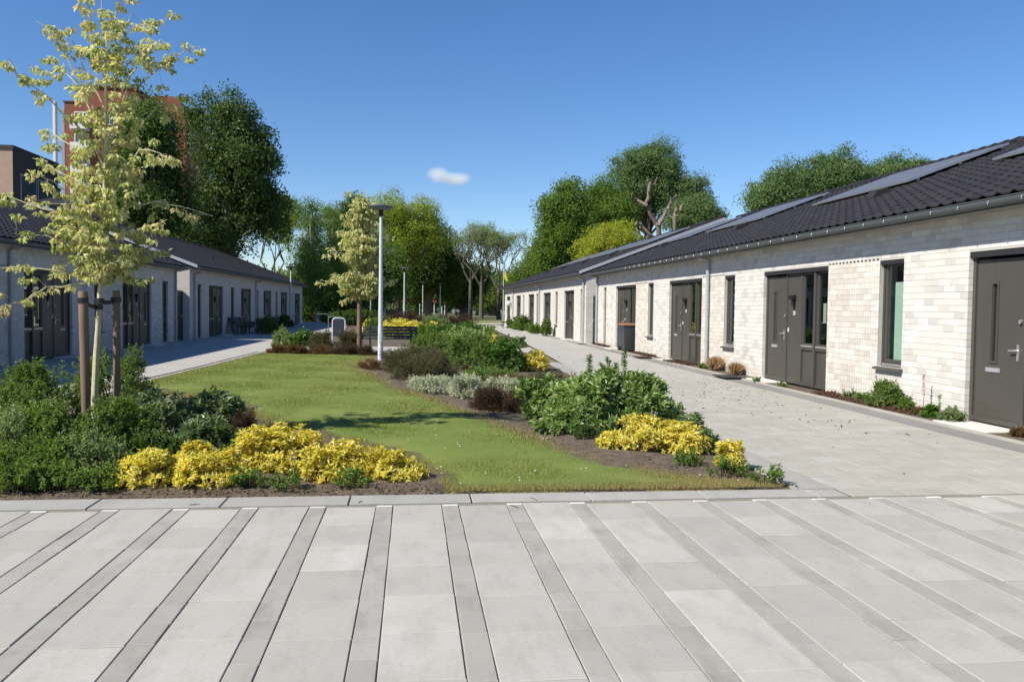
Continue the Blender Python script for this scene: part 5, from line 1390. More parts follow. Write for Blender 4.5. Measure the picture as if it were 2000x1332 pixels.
SH('dark brown heather in front of the silver shrubs', 'heather', 965, 115, 752, 12.9, 'heather', 'heather', depth=1.2, group=G_H)
SH('dark heather touching the rhododendrons', 'heather', 1010, 70, 758, 12.6, 'heather', 'heather', depth=.9, group=G_H)
SH('low silver white shrub nearest the lamp post', 'white', 850, 100, 740, 15.6, 'silver_shrub', depth=1.3, dens=.8, group='silver leafed ground shrubs')
SH('silver white shrub, brightest in the middle of the bed', 'white', 915, 85, 735, 14.6, 'silver_shrub', depth=1.3, dens=.8, group='silver leafed ground shrubs')
SH('silver shrub half hidden behind the dark heather', 'white', 985, 90, 742, 15.2, 'silver_shrub', depth=.7, dens=.8, group='silver leafed ground shrubs')
# ---- middle of the right bed
SH('brown reddish tufts at the foot of the near lamp post', 'rust', 722, 45, 700, 21.0, 'heather', 'heather', depth=1.0, dens=.6, group=G_H)
SH('dark twiggy shrub just right of the near lamp post', 'twiggy', 790, 110, 672, 20.4, 'twiggy_shrub', depth=2.0, dens=.75, lsize=1.3)
SH('dark twiggy shrub behind the silver shrubs', 'twiggy', 850, 110, 676, 19.0, 'twiggy_shrub', depth=1.8, dens=.75, lsize=1.3)
SH('green twiggy shrub behind the bench end', 'shrub', 850, 120, 650, 24.6, 'green_shrub', depth=2.2, lsize=1.6)
SH('fresh green shrub in the middle of the right bed', 'shrub', 930, 120, 662, 21.0, 'green_shrub', depth=2.0, lsize=1.5)
SH('dark glossy laurel beside the far golden shrub', 'laurel', 985, 95, 655, 20.6, 'laurel', depth=1.7, lsize=1.2)
SH('golden shrub by the path in the middle distance', 'yellow', 1040, 62, 686, 20.9, 'golden_shrub', depth=1.1, lsize=1.4, group=G_Y)
SH('tiny golden shoots peeping between laurels', 'yellow', 962, 22, 652, 24.0, 'golden_shrub', depth=.5, lsize=1.5, group=G_Y)
SH('dry grassy groundcover behind the rhododendrons', 'rust', 1010, 110, 733, 17.0, 'groundcover', 'plant', depth=1.4, dens=.4)
SH('laurel hedge clump, left part beyond the bench', 'laurel', 850, 100, 632, 34.5, 'laurel', depth=2.6, lsize=1.8, dens=.8)
SH('laurel clump, right part beyond the bench', 'laurel', 910, 80, 630, 36, 'laurel', depth=2.6, lsize=1.8, dens=.8)
SH('pale tipped rhododendron in the middle distance', 'rhodo', 900, 110, 640, 27.2, 'rhododendron', depth=2.2, lsize=1.5, group=G_RH)
SH('small dark tipped rhododendron near the path bend', 'rhodo', 948, 50, 640, 27.8, 'rhododendron', depth=1.6, lsize=1.5, group=G_RH)
SH('low green groundcover between the silver shrubs and the laurels', 'shrub', 960, 130, 722, 17.8, 'groundcover', 'plant', depth=1.6, dens=.7)
SH('low brown green groundcover behind the large rhododendrons', 'twiggy', 1060, 120, 722, 15.6, 'groundcover', 'plant', depth=1.6, dens=.6)
SH('dry low plants by the path edging behind the rhododendrons', 'rust', 1120, 110, 735, 14.2, 'groundcover', 'plant', depth=1.3, dens=.5)
SH('dark low leaves at the lawn side of the golden shrub', 'deep', 1150, 70, 850, 9.9, 'groundcover', 'plant', depth=.5, dens=.6)
SH('green leaves between the golden shrubs and the path', 'deep', 1375, 50, 850, 9.1, 'groundcover', 'plant', depth=.5, dens=.8)
SH('dark twiggy shrub between the lamp post and the silver shrubs', 'twiggy', 815, 120, 690, 18.2, 'twiggy_shrub', depth=1.5, dens=.7, lsize=1.2)
# middle left
SH('light green shrub at the left end behind the lawn', 'light', 552, 38, 640, 30.2, 'green_shrub', depth=1.0, lsize=2.0, dens=.8)
SH('fresh green shrub second from the left behind the lawn', 'laurel', 590, 48, 640, 30.2, 'laurel', depth=1.0, lsize=1.5)
SH('dark twiggy shrub behind the lawn, left part', 'twiggy', 628, 60, 645, 28.4, 'twiggy_shrub', depth=1.4, lsize=1.7)
SH('dark twiggy shrub behind the lawn under the slim maple', 'twiggy', 680, 70, 642, 28.2, 'twiggy_shrub', depth=1.4, lsize=1.7)
for i, (px, lab) in enumerate(((545, 'low reddish heather at the left end of the lawn'), (585, 'low reddish heather in front of the twiggy shrubs'), (630, 'low brown heather in the middle of the far lawn edge'), (675, 'low brown heather below the slim maple'), (718, 'low dark heather below the bench'))):
    SH(lab, 'rust' if i < 3 else 'heather', px, 52, 674, 27.4-.2*i, 'heather', 'heather', depth=1.0, lsize=1.7, dens=.8, group=G_H)
# second island
for i, (px, w_, Y, yt, lab) in enumerate(((805, 60, 41, 626, 'far golden shrub left of the near lamp post top'), (765, 40, 41, 627, 'far golden shrub left of the second lamp'), (840, 50, 41, 628, 'far golden shrub right of the second lamp'), (725, 40, 50, 621, 'farthest golden shrub behind the maple stake'), (775, 60, 52, 622, 'farthest golden shrub by the second lamp foot'))):
    SH(lab, 'yellow', px, w_, yt, Y, 'golden_shrub', depth=2.0, lsize=2.6, dens=.7, group=G_Y)
SH('grey green shrub behind the far golden shrubs', 'grey', 850, 60, 618, 47, 'green_shrub', depth=2.5, lsize=2.6)
SH('green low shrub between far golden shrubs', 'mid', 742, 60, 622, 46, 'green_shrub', depth=2, lsize=2.6)
SH('dark copper shrub row left part before the park', 'heather', 800, 120, 606, 62, 'copper_shrub', depth=3, lsize=4, dens=.6)
SH('dark copper shrub row right part before the park', 'heather', 880, 120, 612, 58, 'copper_shrub', depth=3, lsize=4, dens=.6)
SH('dark green hedge bushes at the bend of the left path', 'dark', 690, 130, 606, 66, 'hedge_bush', depth=3, lsize=3)
SH('big bright green bush beyond the end of the left terrace', 'mid', 606, 60, 552, 86, 'park_bush', depth=4, lsize=7, dens=.5)
SH('yellowish green bush behind the hoops', 'birch' if 'birch' in ('x',) else 'light', 640, 90, 575, 88, 'park_bush', depth=4, lsize=7, dens=.5)
SH('tall green bush behind the slim maple', 'mid', 700, 110, 560, 84, 'park_bush', depth=4, lsize=7, dens=.5)
SH('low clipped hedge before the left terrace', 'dark', 522, 45, 620, 47, 'clipped_hedge', 'hedge', depth=4, lsize=2.2)
SH('low green plants before the far left doors', 'dark', 558, 30, 618, 60, 'clipped_hedge', 'hedge', depth=3, lsize=3)
# ---- plants along the right wall
def wallx(Y, o=.28): return XR + AR*Y - o
def WS(label, kind, Y, w, h, name, cat='plant', **k):
    return shrub(name, label, cat, kind, wallx(Y, k.pop('off', .24)), Y, w, h, k.pop('depth', w), z0=.015, **k)
WS('round lavender bush under the near window', 'shrub', 13.05, .52, .42, 'lavender_bush', 'shrub', dens=1.6, depth=.6)
WS('small clipped box ball right of the lavender', 'mid', 12.35, .22, .20, 'box_ball', 'shrub', dens=2)
WS('grey green succulent left of the lavender', 'grey', 14.1, .24, .13, 'succulent')
WS('small leafy plant between succulent and lavender', 'shrub', 13.65, .25, .12, 'border_plant')
WS('red leafed plant right of the box ball', 'rust', 12.0, .22, .12, 'border_plant')
WS('leafy green plant with flower spikes near the doorstep', 'laurel', 11.75, .32, .18, 'border_plant', dens=1.3, lsize=.8)
WS('silvery rosette plant nearest the doorstep', 'grey', 11.25, .36, .16, 'succulent', dens=1.5)
WS('red and green plant right of the near doorstep', 'rust', 9.85, .3, .12, 'border_plant')
WS('straw coloured ornamental grass by the downpipe', 'straw', 20.9, .38, .34, 'dry_grass', 'grass')
WS('straw coloured ornamental grass nearer the doorstep', 'straw', 19.5, .38, .28, 'dry_grass', 'grass')
WS('little green plant at the foot of the downpipe', 'shrub', 21.7, .35, .12, 'border_plant')
WS('tiny weed in the kerb joint before the second door', 'shrub', 17.6, .22, .06, 'weed_tuft', 'weeds', off=.5, dens=.6)
WS('tiny weed by the mat', 'shrub', 16.4, .18, .07, 'weed_tuft', 'weeds', off=.45, dens=.6)
for lab, Y, h_, km in (('pink foxglove spike against the brick wall', 12.0, .62, 'pink'), ('short blue flower spike by the doorstep', 11.6, .36, 'grey')):
    root = empty('flower_spike', lab, 'flower', (wallx(Y, .2), Y, .02)); MB().tube([(0, 0, 0), (.01, 0, h_*.5), (.0, .01, h_)], [.005, .004, .002], 5).build('stem', M_TWIG, root)
    n_ = 60; P_ = np.stack([RG.normal(0, .008, n_), RG.normal(0, .008, n_), RG.uniform(.45, 1, n_)*h_], 1)
    link('flowers', leaf_mesh('flowers', [leaf_arrays(P_, rand_dir(n_, -.3), .028, .02, RG.random(n_))], LM[km]), root)
for lab, Y, w_, h_ in (('round green bush at the far terrace, bigger of the two', 56.4, 1.6, .95), ('round green bush at the far terrace, smaller one', 59.3, 1.6, .85), ('green bush against the far terrace near the gate', 46.2, .7, .95), ('small dark box bush before the far terrace', 50.3, .9, .5), ('small dark box bush beside the far downpipe', 52.6, .6, .55)):
    shrub('border_bush', lab, 'shrub', 'mid', 7.75+AR*Y-.5, Y, w_, h_, 1.0, lsize=2.6)
# bark mulch strips
for lab, y0, y1, o0, o1 in (('reddish bark mulch before the third entrance', 22.75, 24.7, .5, .02), ('reddish bark mulch between third and fourth entrance', 26.9, 29.4, .42, .02), ('thin bark mulch by the garden gate', 33.6, 35.8, .35, .02), ('brown mulch under the near border plants', 12.0, 15.2, .42, .02)):
    n_ = 2600; Yv = RG.uniform(y0, y1, n_); Xv = XR + AR*Yv - RG.uniform(o1, o0, n_)
    P_ = np.stack([Xv, Yv, RG.uniform(.02, .055, n_)], 1)
    o = link('bark_mulch', leaf_mesh('bark_mulch', [leaf_arrays(P_, rand_dir(n_)*[1, 1, .5], RG.uniform(.03, .07, n_), RG.uniform(.015, .03, n_), RG.random(n_))], M_MULCH)); o['kind'] = 'stuff'; tag(o, lab, 'mulch')

# ================================================================== STREET FURNITURE
def lamp(label, x, y, h=4.42):
    root = empty('street_lamp', label, 'street lamp', (x, y, 0), 0, 'white lamp posts along the green')
    mb = MB(); mb.lathe([(.076, 0), (.074, .02), (.070, 1.0), (.066, 1.05), (.052, 2.4), (.044, h-.34)], n=18); mb.build('pole', M_LAMPPOLE, root, smooth=True)
    mb = MB(); mb.box((-.03, -.087, .55), (.03, -.074, .85)); mb.build('service_hatch', M_LAMPPOLE, root)
    mb = MB(); mb.lathe([(.062, h-.34), (.066, h-.33), (.066, h-.20), (.09, h-.17)], n=18); mb.build('neck', M_BLACK, root, smooth=True)
    mb = MB(); mb.lathe([(.09, h-.17), (.26, h-.155), (.30, h-.12), (.30, h-.085)], n=28); mb.build('lens', M_LENS, root, smooth=True)
    mb = MB(); mb.lathe([(.30, h-.085), (.345, h-.088), (.35, h-.07), (.30, h-.045), (.10, h-.005), (.02, h)], n=28); mb.build('lamp_head', M_LAMPHEAD, root, smooth=True)
    return root
M_LAMPPOLE = simple('white_pole', (.62,.64,.67), .4, (.54,.56,.60), 3, metal=.15, bump=.02)
M_LENS = simple('lamp_lens', (.20,.21,.22), .3); M_LAMPHEAD = simple('lamp_head_grey', (.10,.105,.11), .5)
def lamp_at(label, px, pyt, **k):
    h = k.get('h', 4.42); d = at(px, pyt, 1.0)-EYE; t = (h-1.6)/d.z; lamp(label, d.x*t, d.y*t, h)
lamp_at('nearest tall white lamp post at the edge of the lawn', 744.5, 399)
lamp_at('second lamp post among the far golden shrubs', 790, 522)
lamp_at('third lamp post before the dark trees', 826, 550)
lamp_at('fourth lamp post right of the third', 860, 553)
lamp_at('farthest thin lamp post behind the fourth', 869, 567)
lamp_at('lamp post among trees beyond the end of the left terrace', 619, 570)
lamp_at('white topped lamp post rising above the left roof end', 568, 519)
# bench in the middle
def bench(label, cx, cy, w, rz, mat, group=None, name='park_bench', leg=None):
    root = empty(name, label, 'bench', (cx, cy, 0), rz, group); leg = leg or mat
    for i in range(4):
        mb = MB(); mb.box((-w/2, -.20+i*.115, .43), (w/2, -.20+i*.115+.10, .465)); mb.build('seat_slat', mat, root)
    for i in range(4):
        mb = MB(); z = .50+i*.10; y_ = -.235-.018*i; mb.box((-w/2, y_-.035, z), (w/2, y_, z+.088)); mb.build('back_slat', mat, root)
    for sx in (-1, 1):
        x = sx*(w/2-.22); mb = MB(); mb.tube([(x, -.22, 0), (x, -.215, .45), (x, -.32, .88)], .028, 8); mb.tube([(x, .20, 0), (x, .20, .42)], .028, 8); mb.tube([(x, -.24, .41), (x, .24, .41)], .026, 8); mb.build('leg_frame', leg, root)
    return root
M_BENCH = simple('bench_green', (.035,.055,.045), .6, (.05,.07,.055), 5, bump=.15, stretch=(.1, 1, 1)); M_WOOD = simple('weathered_wood', (.16,.10,.06), .8, (.09,.06,.04), 8, bump=.3, stretch=(.1, 1, 1))
bench('dark green slatted bench seen from behind between the beds', gx(763, 29.5), 29.5, 1.85, 0, M_BENCH)
bench('brown wooden garden bench against the shaded left terrace', XL-.0+AL*46+.75, 46.3, 1.5, -math.pi/2, M_WOOD, leg=M_BLACK)
bench('dark garden bench before the end of the right terrace', 7.15, 64.5, 1.4, math.pi/2, M_BLACK)
# armchair of cane beside left bench
def chair(label, x, y, rz):
    root = empty('garden_chair', label, 'chair', (x, y, 0), rz)
    m_ = simple('grey_cane', (.16,.155,.15), .8, (.10,.095,.09), 60, bump=.4)
    mb = MB(); mb.box((-.27, -.25, .38), (.27, .25, .44)); bevel(mb.build('seat', m_, root), .02)
    mb = MB(); mb.box((-.28, -.30, .30), (.28, -.25, .92)); bevel(mb.build('backrest', m_, root), .02)
    for s_ in (-1, 1):
        mb = MB(); mb.box((s_*.27, -.25, .30), (s_*.32, .25, .64)); bevel(mb.build('armrest', m_, root), .015)
        for y_ in (-.22, .22): MB().tube([(s_*.27, y_, 0), (s_*.27, y_, .36)], .02, 8).build('leg', m_, root)
chair('grey cane armchair right of the wooden bench', XL+AL*48+.7, 48.0, -math.pi/2)
# folded parasol leaning by left wall
root = empty('folded_deckchair', 'dark folded deckchair leaning on the shaded left wall', 'chair', (XL+AL*44.6+.35, 44.7, 0))
for t in (-.22, .22):
    MB().tube([(.25, t, 0), (-.25, t+.9, 1.15)], .02, 6).build('rail', M_WOOD, root)
MB().add([(.2, -.2, .1), (.2, .2, .1), (-.22, 1.05, 1.05), (-.22, .66, 1.05)], [(0, 1, 2, 3)]).add([(.19, -.2, .1), (.19, .2, .1), (-.23, 1.05, 1.05), (-.23, .66, 1.05)], [(0, 1, 2, 3)]).build('canvas', simple('dark_canvas', (.03, .03, .04), .9), root)
# wheelie bin
def wheelie(label, x, y, rz):
    root = empty('wheelie_bin', label, 'bin', (x, y, 0), rz)
    m_ = simple('bin_grey', (.045,.05,.056), .5, (.04,.044,.05), 5, bump=.04); lid = simple('bin_lid_orange', (.30,.13,.06), .5)
    mb = MB(); a = (.20, .24); b = (.27, .33)
    vs = [(-a[0], -a[1], .04), (a[0], -a[1], .04), (a[0], a[1], .04), (-a[0], a[1], .04), (-b[0], -b[1], .98), (b[0], -b[1], .98), (b[0], b[1], .98), (-b[0], b[1], .98)]
    mb.add(vs, [(0, 3, 2, 1), (4, 5, 6, 7), (0, 1, 5, 4), (1, 2, 6, 5), (2, 3, 7, 6), (3, 0, 4, 7)]); bevel(mb.build('body', m_, root), .02)
    mb = MB(); mb.box((-.285, -.345, .93), (.285, .345, .98)); bevel(mb.build('rim', m_, root), .01)
    mb = MB(); mb.add([(-.285, -.36, .982), (.285, -.36, .982), (.285, .36, .982), (-.285, .36, .982), (-.24, -.30, 1.045), (.24, -.30, 1.045), (.24, .30, 1.045), (-.24, .30, 1.045)], [(4, 5, 6, 7), (0, 1, 5, 4), (1, 2, 6, 5), (2, 3, 7, 6), (3, 0, 4, 7), (0, 3, 2, 1)]); bevel(mb.build('lid', lid, root), .01)
    MB().tube([(-.22, .40, .99), (.22, .40, .99)], .016, 8).build('handle', m_, root)
    for s_ in (-1, 1): MB().tube([(s_*.23, .22, .10), (s_*.28, .22, .10)], .10, 16).build('wheel', M_BLACK, root)
wheelie('dark grey wheelie bin with orange brown lid before the fourth door', gx(1226, 30.4, 650), 30.4, .06)
# rounded hoop with dark panel, plain hoops
def hoop(label, px, Y, w, h, panel=False, rz=0, group=None, r_=.03):
    root = empty('tube_barrier', label, 'barrier', (gx(px, Y), Y, 0), rz, group); c = .14; pts = [(-w/2, 0, 0), (-w/2, 0, h-c)]
    for i in range(1, 6): a = math.pi/2*i/6; pts.append((-w/2+c-c*math.cos(a), 0, h-c+c*math.sin(a)))
    pts += [(-w/2+c, 0, h), (w/2-c, 0, h)]
    for i in range(1, 6): a = math.pi/2*i/6; pts.append((w/2-c+c*math.sin(a), 0, h-c+c*math.cos(a)))
    pts += [(w/2, 0, h-c), (w/2, 0, 0)]
    MB().tube(pts, r_, 10).build('tube', M_LAMPPOLE if panel else simple('galvanised', (.20, .25, .22), .5, metal=.2), root, smooth=True)
    if panel:
        mb = MB(); mb.box((-w/2+.035, -.01, .18), (w/2-.035, .01, h-.04)); mb.build('panel', simple('panel_dark_blue', (.03, .04, .06), .6), root)
hoop('white tube hoop filled with a dark panel', 662, 38.5, .56, 1.0, True)
hoop('plain green grey hoop behind the panel hoop', 655, 47, .75, .95, group='plain hoops on the left path', r_=.022)
hoop('plain wide hoop at the bend of the left path', 628, 60, .95, .95, group='plain hoops on the left path', r_=.022)
# doormats
mb = MB(); mb.box((-.25, -.42, 0), (.25, .42, .018)); bevel(o := mb.build('door_mat', M_BLACK, None, (7.33, 18.75, .036)), .004); tag(o, 'black doormat beside the second door', 'mat')
mb = MB(); mb.box((-.2, -.45, 0), (.2, .45, .018)); o = mb.build('door_mat', simple('mat_brown', (.06, .035, .025), .95), None, (7.35, 26.3, .036)); tag(o, 'brown doormat before the third door', 'mat')
# flagpole with pennant
FX = at(983, 600, 76).x
root = empty('flagpole', 'thin pale flagpole at the end of the right terrace', 'flagpole', (FX, 76, 0))
MB().tube([(0, 0, 0), (0, 0, 5.75)], [.045, .025], 10).build('pole', M_LAMPPOLE, root)
z_ = at(984, 511, 76).z
pn = MB(); n_ = 10
P0 = [(0, 0), (.10, 0), (.13, -.7), (.2, -1.4), (.36, -2.3), (.44, -2.95), (.10, -2.7), (0, -2.2)]
def pen(pts, name, c):
    mb = MB(); k = len(pts); vs = [(p[0]+.05, -.01, z_+p[1]) for p in pts] + [(p[0]+.05, .015, z_+p[1]) for p in pts]
    mb.add(vs, [tuple(range(k)), tuple(range(k, 2*k))] + [(i, (i+1) % k, k+(i+1) % k, k+i) for i in range(k)]); return mb.build(name, simple(name+'_cloth', c, .8), fl_)
fl_ = empty('pennant', 'blue and yellow pennant hanging limp from the flagpole', 'flag', (FX, 76, 0))
pen([(0, 0), (.09, 0), (.11, -.5), (.12, -.9), (0, -.9)], 'blue_half', (.25, .42, .62)); pen([(0, -.903), (.12, -.903), (.20, -1.25), (.34, -1.70), (.22, -1.82), (.08, -1.6), (0, -1.5)], 'yellow_half', (.75, .65, .03))
# round lamp/ball on far wall
mb = MB(); mb.lathe([(.02, -.2), (.14, -.15), (.2, 0), (.14, .15), (.02, .2)], n=14); o = mb.build('wall_globe', M_WHITE, None, (7.75+AR*68-.22, 67.6, 1.9), smooth=True); tag(o, 'white globe on the wall of the last right house', 'lamp')
# posts, people-free park details
def post(label, px, Y, h, r_, m_, top=None): 
    mb = MB(); mb.tube([(0, 0, 0), (0, 0, h)], r_, 8); o = mb.build('park_post', m_, None, (gx(px, Y), Y, 0)); tag(o, label, 'post', 'thin posts in the park')
post('thin white post left of the bare trees', 863, 98, 1.6, .06, M_LAMPPOLE); post('short wooden post left of the fourth lamp', 872, 100, 1.3, .07, M_WOOD); post('leaning pale pole before the street', 921, 120, 3.6, .06, M_LAMPPOLE); post('white post behind the second lamp', 795, 120, 2.4, .06, M_LAMPPOLE); post('thin pale young trunk behind the maple', 724, 72, 2.6, .06, M_BIRCH)
# low far pavilion with red edge
root = empty('park_pavilion', 'low far pavilion with a red roof edge under the trees', 'building', (gx(800, 134), 134, 0))
mb = MB(); mb.box((-4, 0, 2.35), (4.2, 4, 2.5)); mb.build('roof', simple('pavilion_roof', (.5, .5, .5), .7), root)
mb = MB(); mb.box((-4.05, -.06, 2.28), (4.25, -.003, 2.52)); mb.build('roof_edge', simple('red_edge', (.38, .03, .05), .6), root)
for x_ in (-3.8, -1, 1.6, 3.9): MB().tube([(x_, .2, 0), (x_, .2, 2.35)], .08, 8).build('post', M_LAMPPOLE, root)
mb = MB(); mb.box((-3.9, 3.6, 0), (4.0, 3.9, 2.34)); mb.build('rear_wall', M_BLACK, root)
# parked cars far away, glimpsed below the trees
def car(label, px, Y, c):
    root = empty('parked_car', label, 'car', (gx(px, Y), Y, 0), .08, 'cars on the far park street'); pm_ = simple('car_paint', c, .25)
    mb = MB(); pr = [(-2.1, .35), (2.1, .35), (2.15, .75), (1.3, .92), (-2.1, .95)]
    vs = [(p[0], -.85, p[1]) for p in pr] + [(p[0], .85, p[1]) for p in pr]; mb.add(vs, [tuple(range(5)), tuple(range(5, 10))]+[(i, (i+1) % 5, 5+(i+1) % 5, 5+i) for i in range(5)]); bevel(mb.build('body', pm_, root), .08)
    mb = MB(); pr = [(-1.9, .93), (.95, .93), (.35, 1.42), (-1.5, 1.45)]
    vs = [(p[0], -.72, p[1]) for p in pr] + [(p[0], .72, p[1]) for p in pr]; mb.add(vs, [tuple(range(4)), tuple(range(4, 8))]+[(i, (i+1) % 4, 4+(i+1) % 4, 4+i) for i in range(4)]); bevel(mb.build('windows', M_BLACK, root), .05)
    mb = MB(); mb.box((-1.5, -.7, 1.43), (.3, .7, 1.47)); mb.build('roof', pm_, root)
    for x_ in (-1.35, 1.35):
        for s_ in (-.87, .70): MB().tube([(x_, s_, .32), (x_, s_+.17, .32)], .32, 14).build('wheel', M_BLACK, root)
car('white car parked far behind the sparse trees', 985, 160, (.6, .6, .6)); car('silver car parked far behind the fourth lamp', 905, 158, (.35, .37, .4)); car('dark car parked beyond the bare trees', 945, 160, (.05, .06, .08))

# ================================================================== BUILDINGS BEHIND
M_RED = simple('red_brick', (.245,.078,.048), .9, (.20,.064,.04), 3, bump=.1); M_REDD = simple('brown_roofing', (.10,.055,.045), .9)
M_BRN = simple('tan_brick', (.42,.29,.22), .9, (.36,.25,.19), 3, bump=.1); M_PARA = simple('white_parapet', (.72,.72,.70), .7); M_BALC = simple('grey_panel', (.35,.36,.38), .7)
def tower():
    Y = 118; root = empty('tower_block', 'red brick tower block with white balconies behind the young maple', 'building', (gx(220, Y), Y, 0)); x0 = gx(220, Y)
    def X(px): return gx(px, Y, 250)-x0
    def Z(py): return at(200, py, Y).z
    def bx(mb, a, b, y0, y1, z0, z1): mb.box((a, y0, z0), (b, y1, z1))
    mb = MB(); bx(mb, X(126), X(262), 0, 14, 0, Z(203)); bx(mb, X(156), X(262), 1, 13, Z(203), Z(168)); mb.build('wall', M_RED, root)
    mb = MB(); bx(mb, X(264), X(352), 2.5, 16, 0, Z(205)); mb.build('side_wing', M_RED, root)
    mb = MB(); a, b, c = X(286), X(330), X(354); pts = [(a, Z(205)), (c, Z(205)), (b, Z(173)), (a, Z(173))]
    vs = [(p[0], 3, p[1]) for p in pts] + [(p[0], 12, p[1]) for p in pts]; mb.add(vs, [(0, 1, 2, 3), (4, 5, 6, 7)]+[(i, (i+1) % 4, 4+(i+1) % 4, 4+i) for i in range(4)]); mb.build('roof_structure', M_RED, root)
    mb = MB(); bx(mb, X(154), X(264), .8, 13.2, Z(168), Z(168)+.25); bx(mb, X(124), X(156), -.1, 14, Z(203), Z(203)+.2); mb.build('roof_edge', M_REDD, root)
    mb = MB(); bx(mb, X(106), X(111), -.5, .2, 0, Z(203)); mb.build('white_mast', M_PARA, root)
    mb = MB(); bx(mb, X(111), X(125.6), 1.5, 10, 0, Z(210)); mb.build('stair_wing', M_BALC, root)
    fl = 2.85; top = Z(215)
    k = 0; z = top
    while z > 3:
        # balcony bay
        a, b = X(143), X(176)
        mb = MB(); bx(mb, a, b, -1.2, -1.05, z-fl+.05, z-fl+1.15); bx(mb, a, a+.12, -1.05, -.003, z-fl+.05, z-fl+1.15); bx(mb, b-.12, b, -1.05, -.003, z-fl+.05, z-fl+1.15); bx(mb, a, b, -1.05, -.003, z-fl-.08, z-fl+.048); mb.build('balcony', M_PARA, root)
        w_ = MB(); bx(w_, a+.15, b-.15, -.06, -.004, z-fl+.2, z-.35); wf = w_.build('window', M_PARA, root)
        for q in range(3):
            g_ = MB(); u0 = a+.28+q*(b-a-.5)/3; bx(g_, u0, u0+(b-a-.5)/3-.18, -.075, -.061, z-fl+.35, z-.5); g_.build('pane', M_PANE_FAR, wf)
        for (p0, p1) in ((202, 226), (236, 254)):
            w_ = MB(); bx(w_, X(p0), X(p1), -.06, -.004, z-fl+.9, z-.4); wf = w_.build('window', M_PARA, root)
            mid = (X(p0)+X(p1))/2
            for (u0, u1) in ((X(p0)+.1, mid-.05), (mid+.05, X(p1)-.1)):
                g_ = MB(); bx(g_, u0, u1, -.075, -.061, z-fl+1.0, z-.5); g_.build('pane', M_PANE_FAR, wf)
        for (p0, p1) in ((272, 290), (310, 335)):
            w_ = MB(); bx(w_, X(p0), X(p1), 2.44, 2.496, z-fl+.9, z-.4); wf = w_.build('window', M_PARA, root)
            g_ = MB(); bx(g_, X(p0)+.1, X(p1)-.1, 2.42, 2.438, z-fl+1.0, z-.5); g_.build('pane', M_PANE_FAR, wf)
        z -= fl
m_, nt, out = newmat('far_window'); M_PANE_FAR = m_; bsdf(nt, out, (.06, .08, .10), .08, None, 0, 0, .8)
tower()
def brownblock():
    Y = 52; root = empty('brown_block', 'tan brick flat roofed block at the left edge of view', 'building', (gx(28, Y), Y, 0)); x0 = gx(28, Y)
    zt = at(20, 290, Y).z
    mb = MB(); mb.box((-9, 0, 0), (0, 6.2, zt)); mb.build('wall', M_BRN, root)
    mb = MB(); mb.box((-9.1, -.08, zt), (.08, 6.3, zt+.18)); mb.build('roof_edge', M_TRIM_SHADE, root)
    mb = MB(); mb.box((.002, .05, 0), (.014, 6.15, zt-.02)); mb.build('side_sheet', simple('dark_side_wall', (.05, .045, .042), .8), root)  # thin dark sheet over the right side wall
    for i in range(2):
        w_ = MB(); w_.box((.0145, .9+i*2.3, zt-4.2), (.05, .9+i*2.3+2.1, zt-1.3)); wf = w_.build('window', M_BALC, root)
        g_ = MB(); g_.box((.051, 1.0+i*2.3, zt-4.1), (.06, .9+i*2.3+2.0, zt-1.4)); g_.build('pane', M_PANE_FAR, wf)
brownblock()
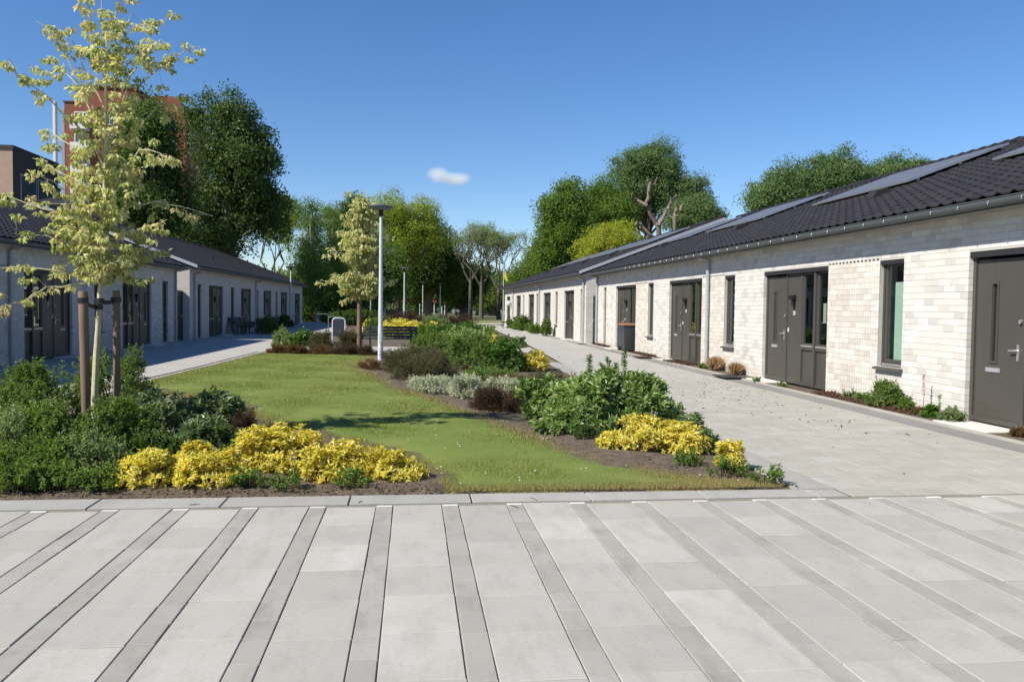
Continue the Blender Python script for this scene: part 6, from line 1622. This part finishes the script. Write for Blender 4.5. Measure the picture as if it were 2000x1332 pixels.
# rear gabled house roofs behind the left terrace
for lab, pxa, pxb, yt, ya, yb, Y in (('dark tiled roof of a house behind the left terrace', 52, 150, 366, 375, 396, 48), ('second dark roof lower behind the left terrace', -60, 70, 385, 400, 420, 44)):
    root = empty('rear_house', lab, 'building', (gx((pxa+pxb)/2, Y), Y, 0)); x0 = gx((pxa+pxb)/2, Y); a = gx(pxa, Y, 380)-x0; b = gx(pxb, Y, 380)-x0; zt = at(100, yt, Y).z; ze = at(100, yb, Y).z
    mb = MB(); mb.box((a, .3, 0), (b, 7, ze-.003)); mb.build('wall', M_BRN, root)
    mb = MB(); p = [(a-.3, ze-.1), (b+.3, ze-.1), (b-1.2, zt-.8), (a+.4, zt)]
    vs = [(q[0], 0, q[1]) for q in p[:2]] + [(p[2][0], 3.5, p[2][1]+.6), (p[3][0], 3.5, p[3][1])] + [(q[0], 7.3, q[1]) for q in p[:2]]
    mb.add(vs, [(0, 1, 2, 3), (4, 5, 2, 3), (0, 3, 4), (1, 2, 5), (0, 1, 5, 4)]); mb.build('roof', M_TILE, root)

# small cloud: a cluster of soft puffs far away, modelled as a thin volume
def cloud():
    m_, nt, out = newmat('cloud_vapour'); v = nt.nodes.new('ShaderNodeVolumePrincipled'); v.inputs['Color'].default_value = (1, 1, 1, 1); v.inputs['Anisotropy'].default_value = .2
    tc = nt.nodes.new('ShaderNodeTexCoord').outputs['Object']
    def puff(c, r_, s_):
        mp = nt.nodes.new('ShaderNodeMapping'); mp.vector_type = 'TEXTURE'; mp.inputs['Location'].default_value = c; mp.inputs['Scale'].default_value = r_
        nt.links.new(tc, mp.inputs[0]); ln = nt.nodes.new('ShaderNodeVectorMath'); ln.operation = 'LENGTH'; nt.links.new(mp.outputs[0], ln.inputs[0])
        return math_(nt, 'MULTIPLY', math_(nt, 'SUBTRACT', 1.0, ln.outputs['Value'], True), s_)
    ps_ = [puff((-20, 0, 7), (34, 22, 19), 1.1), puff((24, 0, 0), (30, 22, 19), .95), puff((3, 0, -5), (38, 20, 16), .9)]
    s_ = ps_[0]
    for p in ps_[1:]: s_ = math_(nt, 'ADD', s_, p)
    nz = noise(nt, tc, .07, 5, .6)
    dn = math_(nt, 'MULTIPLY', math_(nt, 'SUBTRACT', s_, math_(nt, 'MULTIPLY', nz, .55), True), .09)
    nt.links.new(dn, v.inputs['Density']); nt.links.new(v.outputs[0], out.inputs['Volume'])
    c = at(876, 348, 1560); mb = MB(); mb.box((-62, -25, -26), (62, 25, 26)); o = mb.build('cloud', m_, None, c); tag(o, 'single small white cloud low in the clear sky', 'cloud')
cloud()
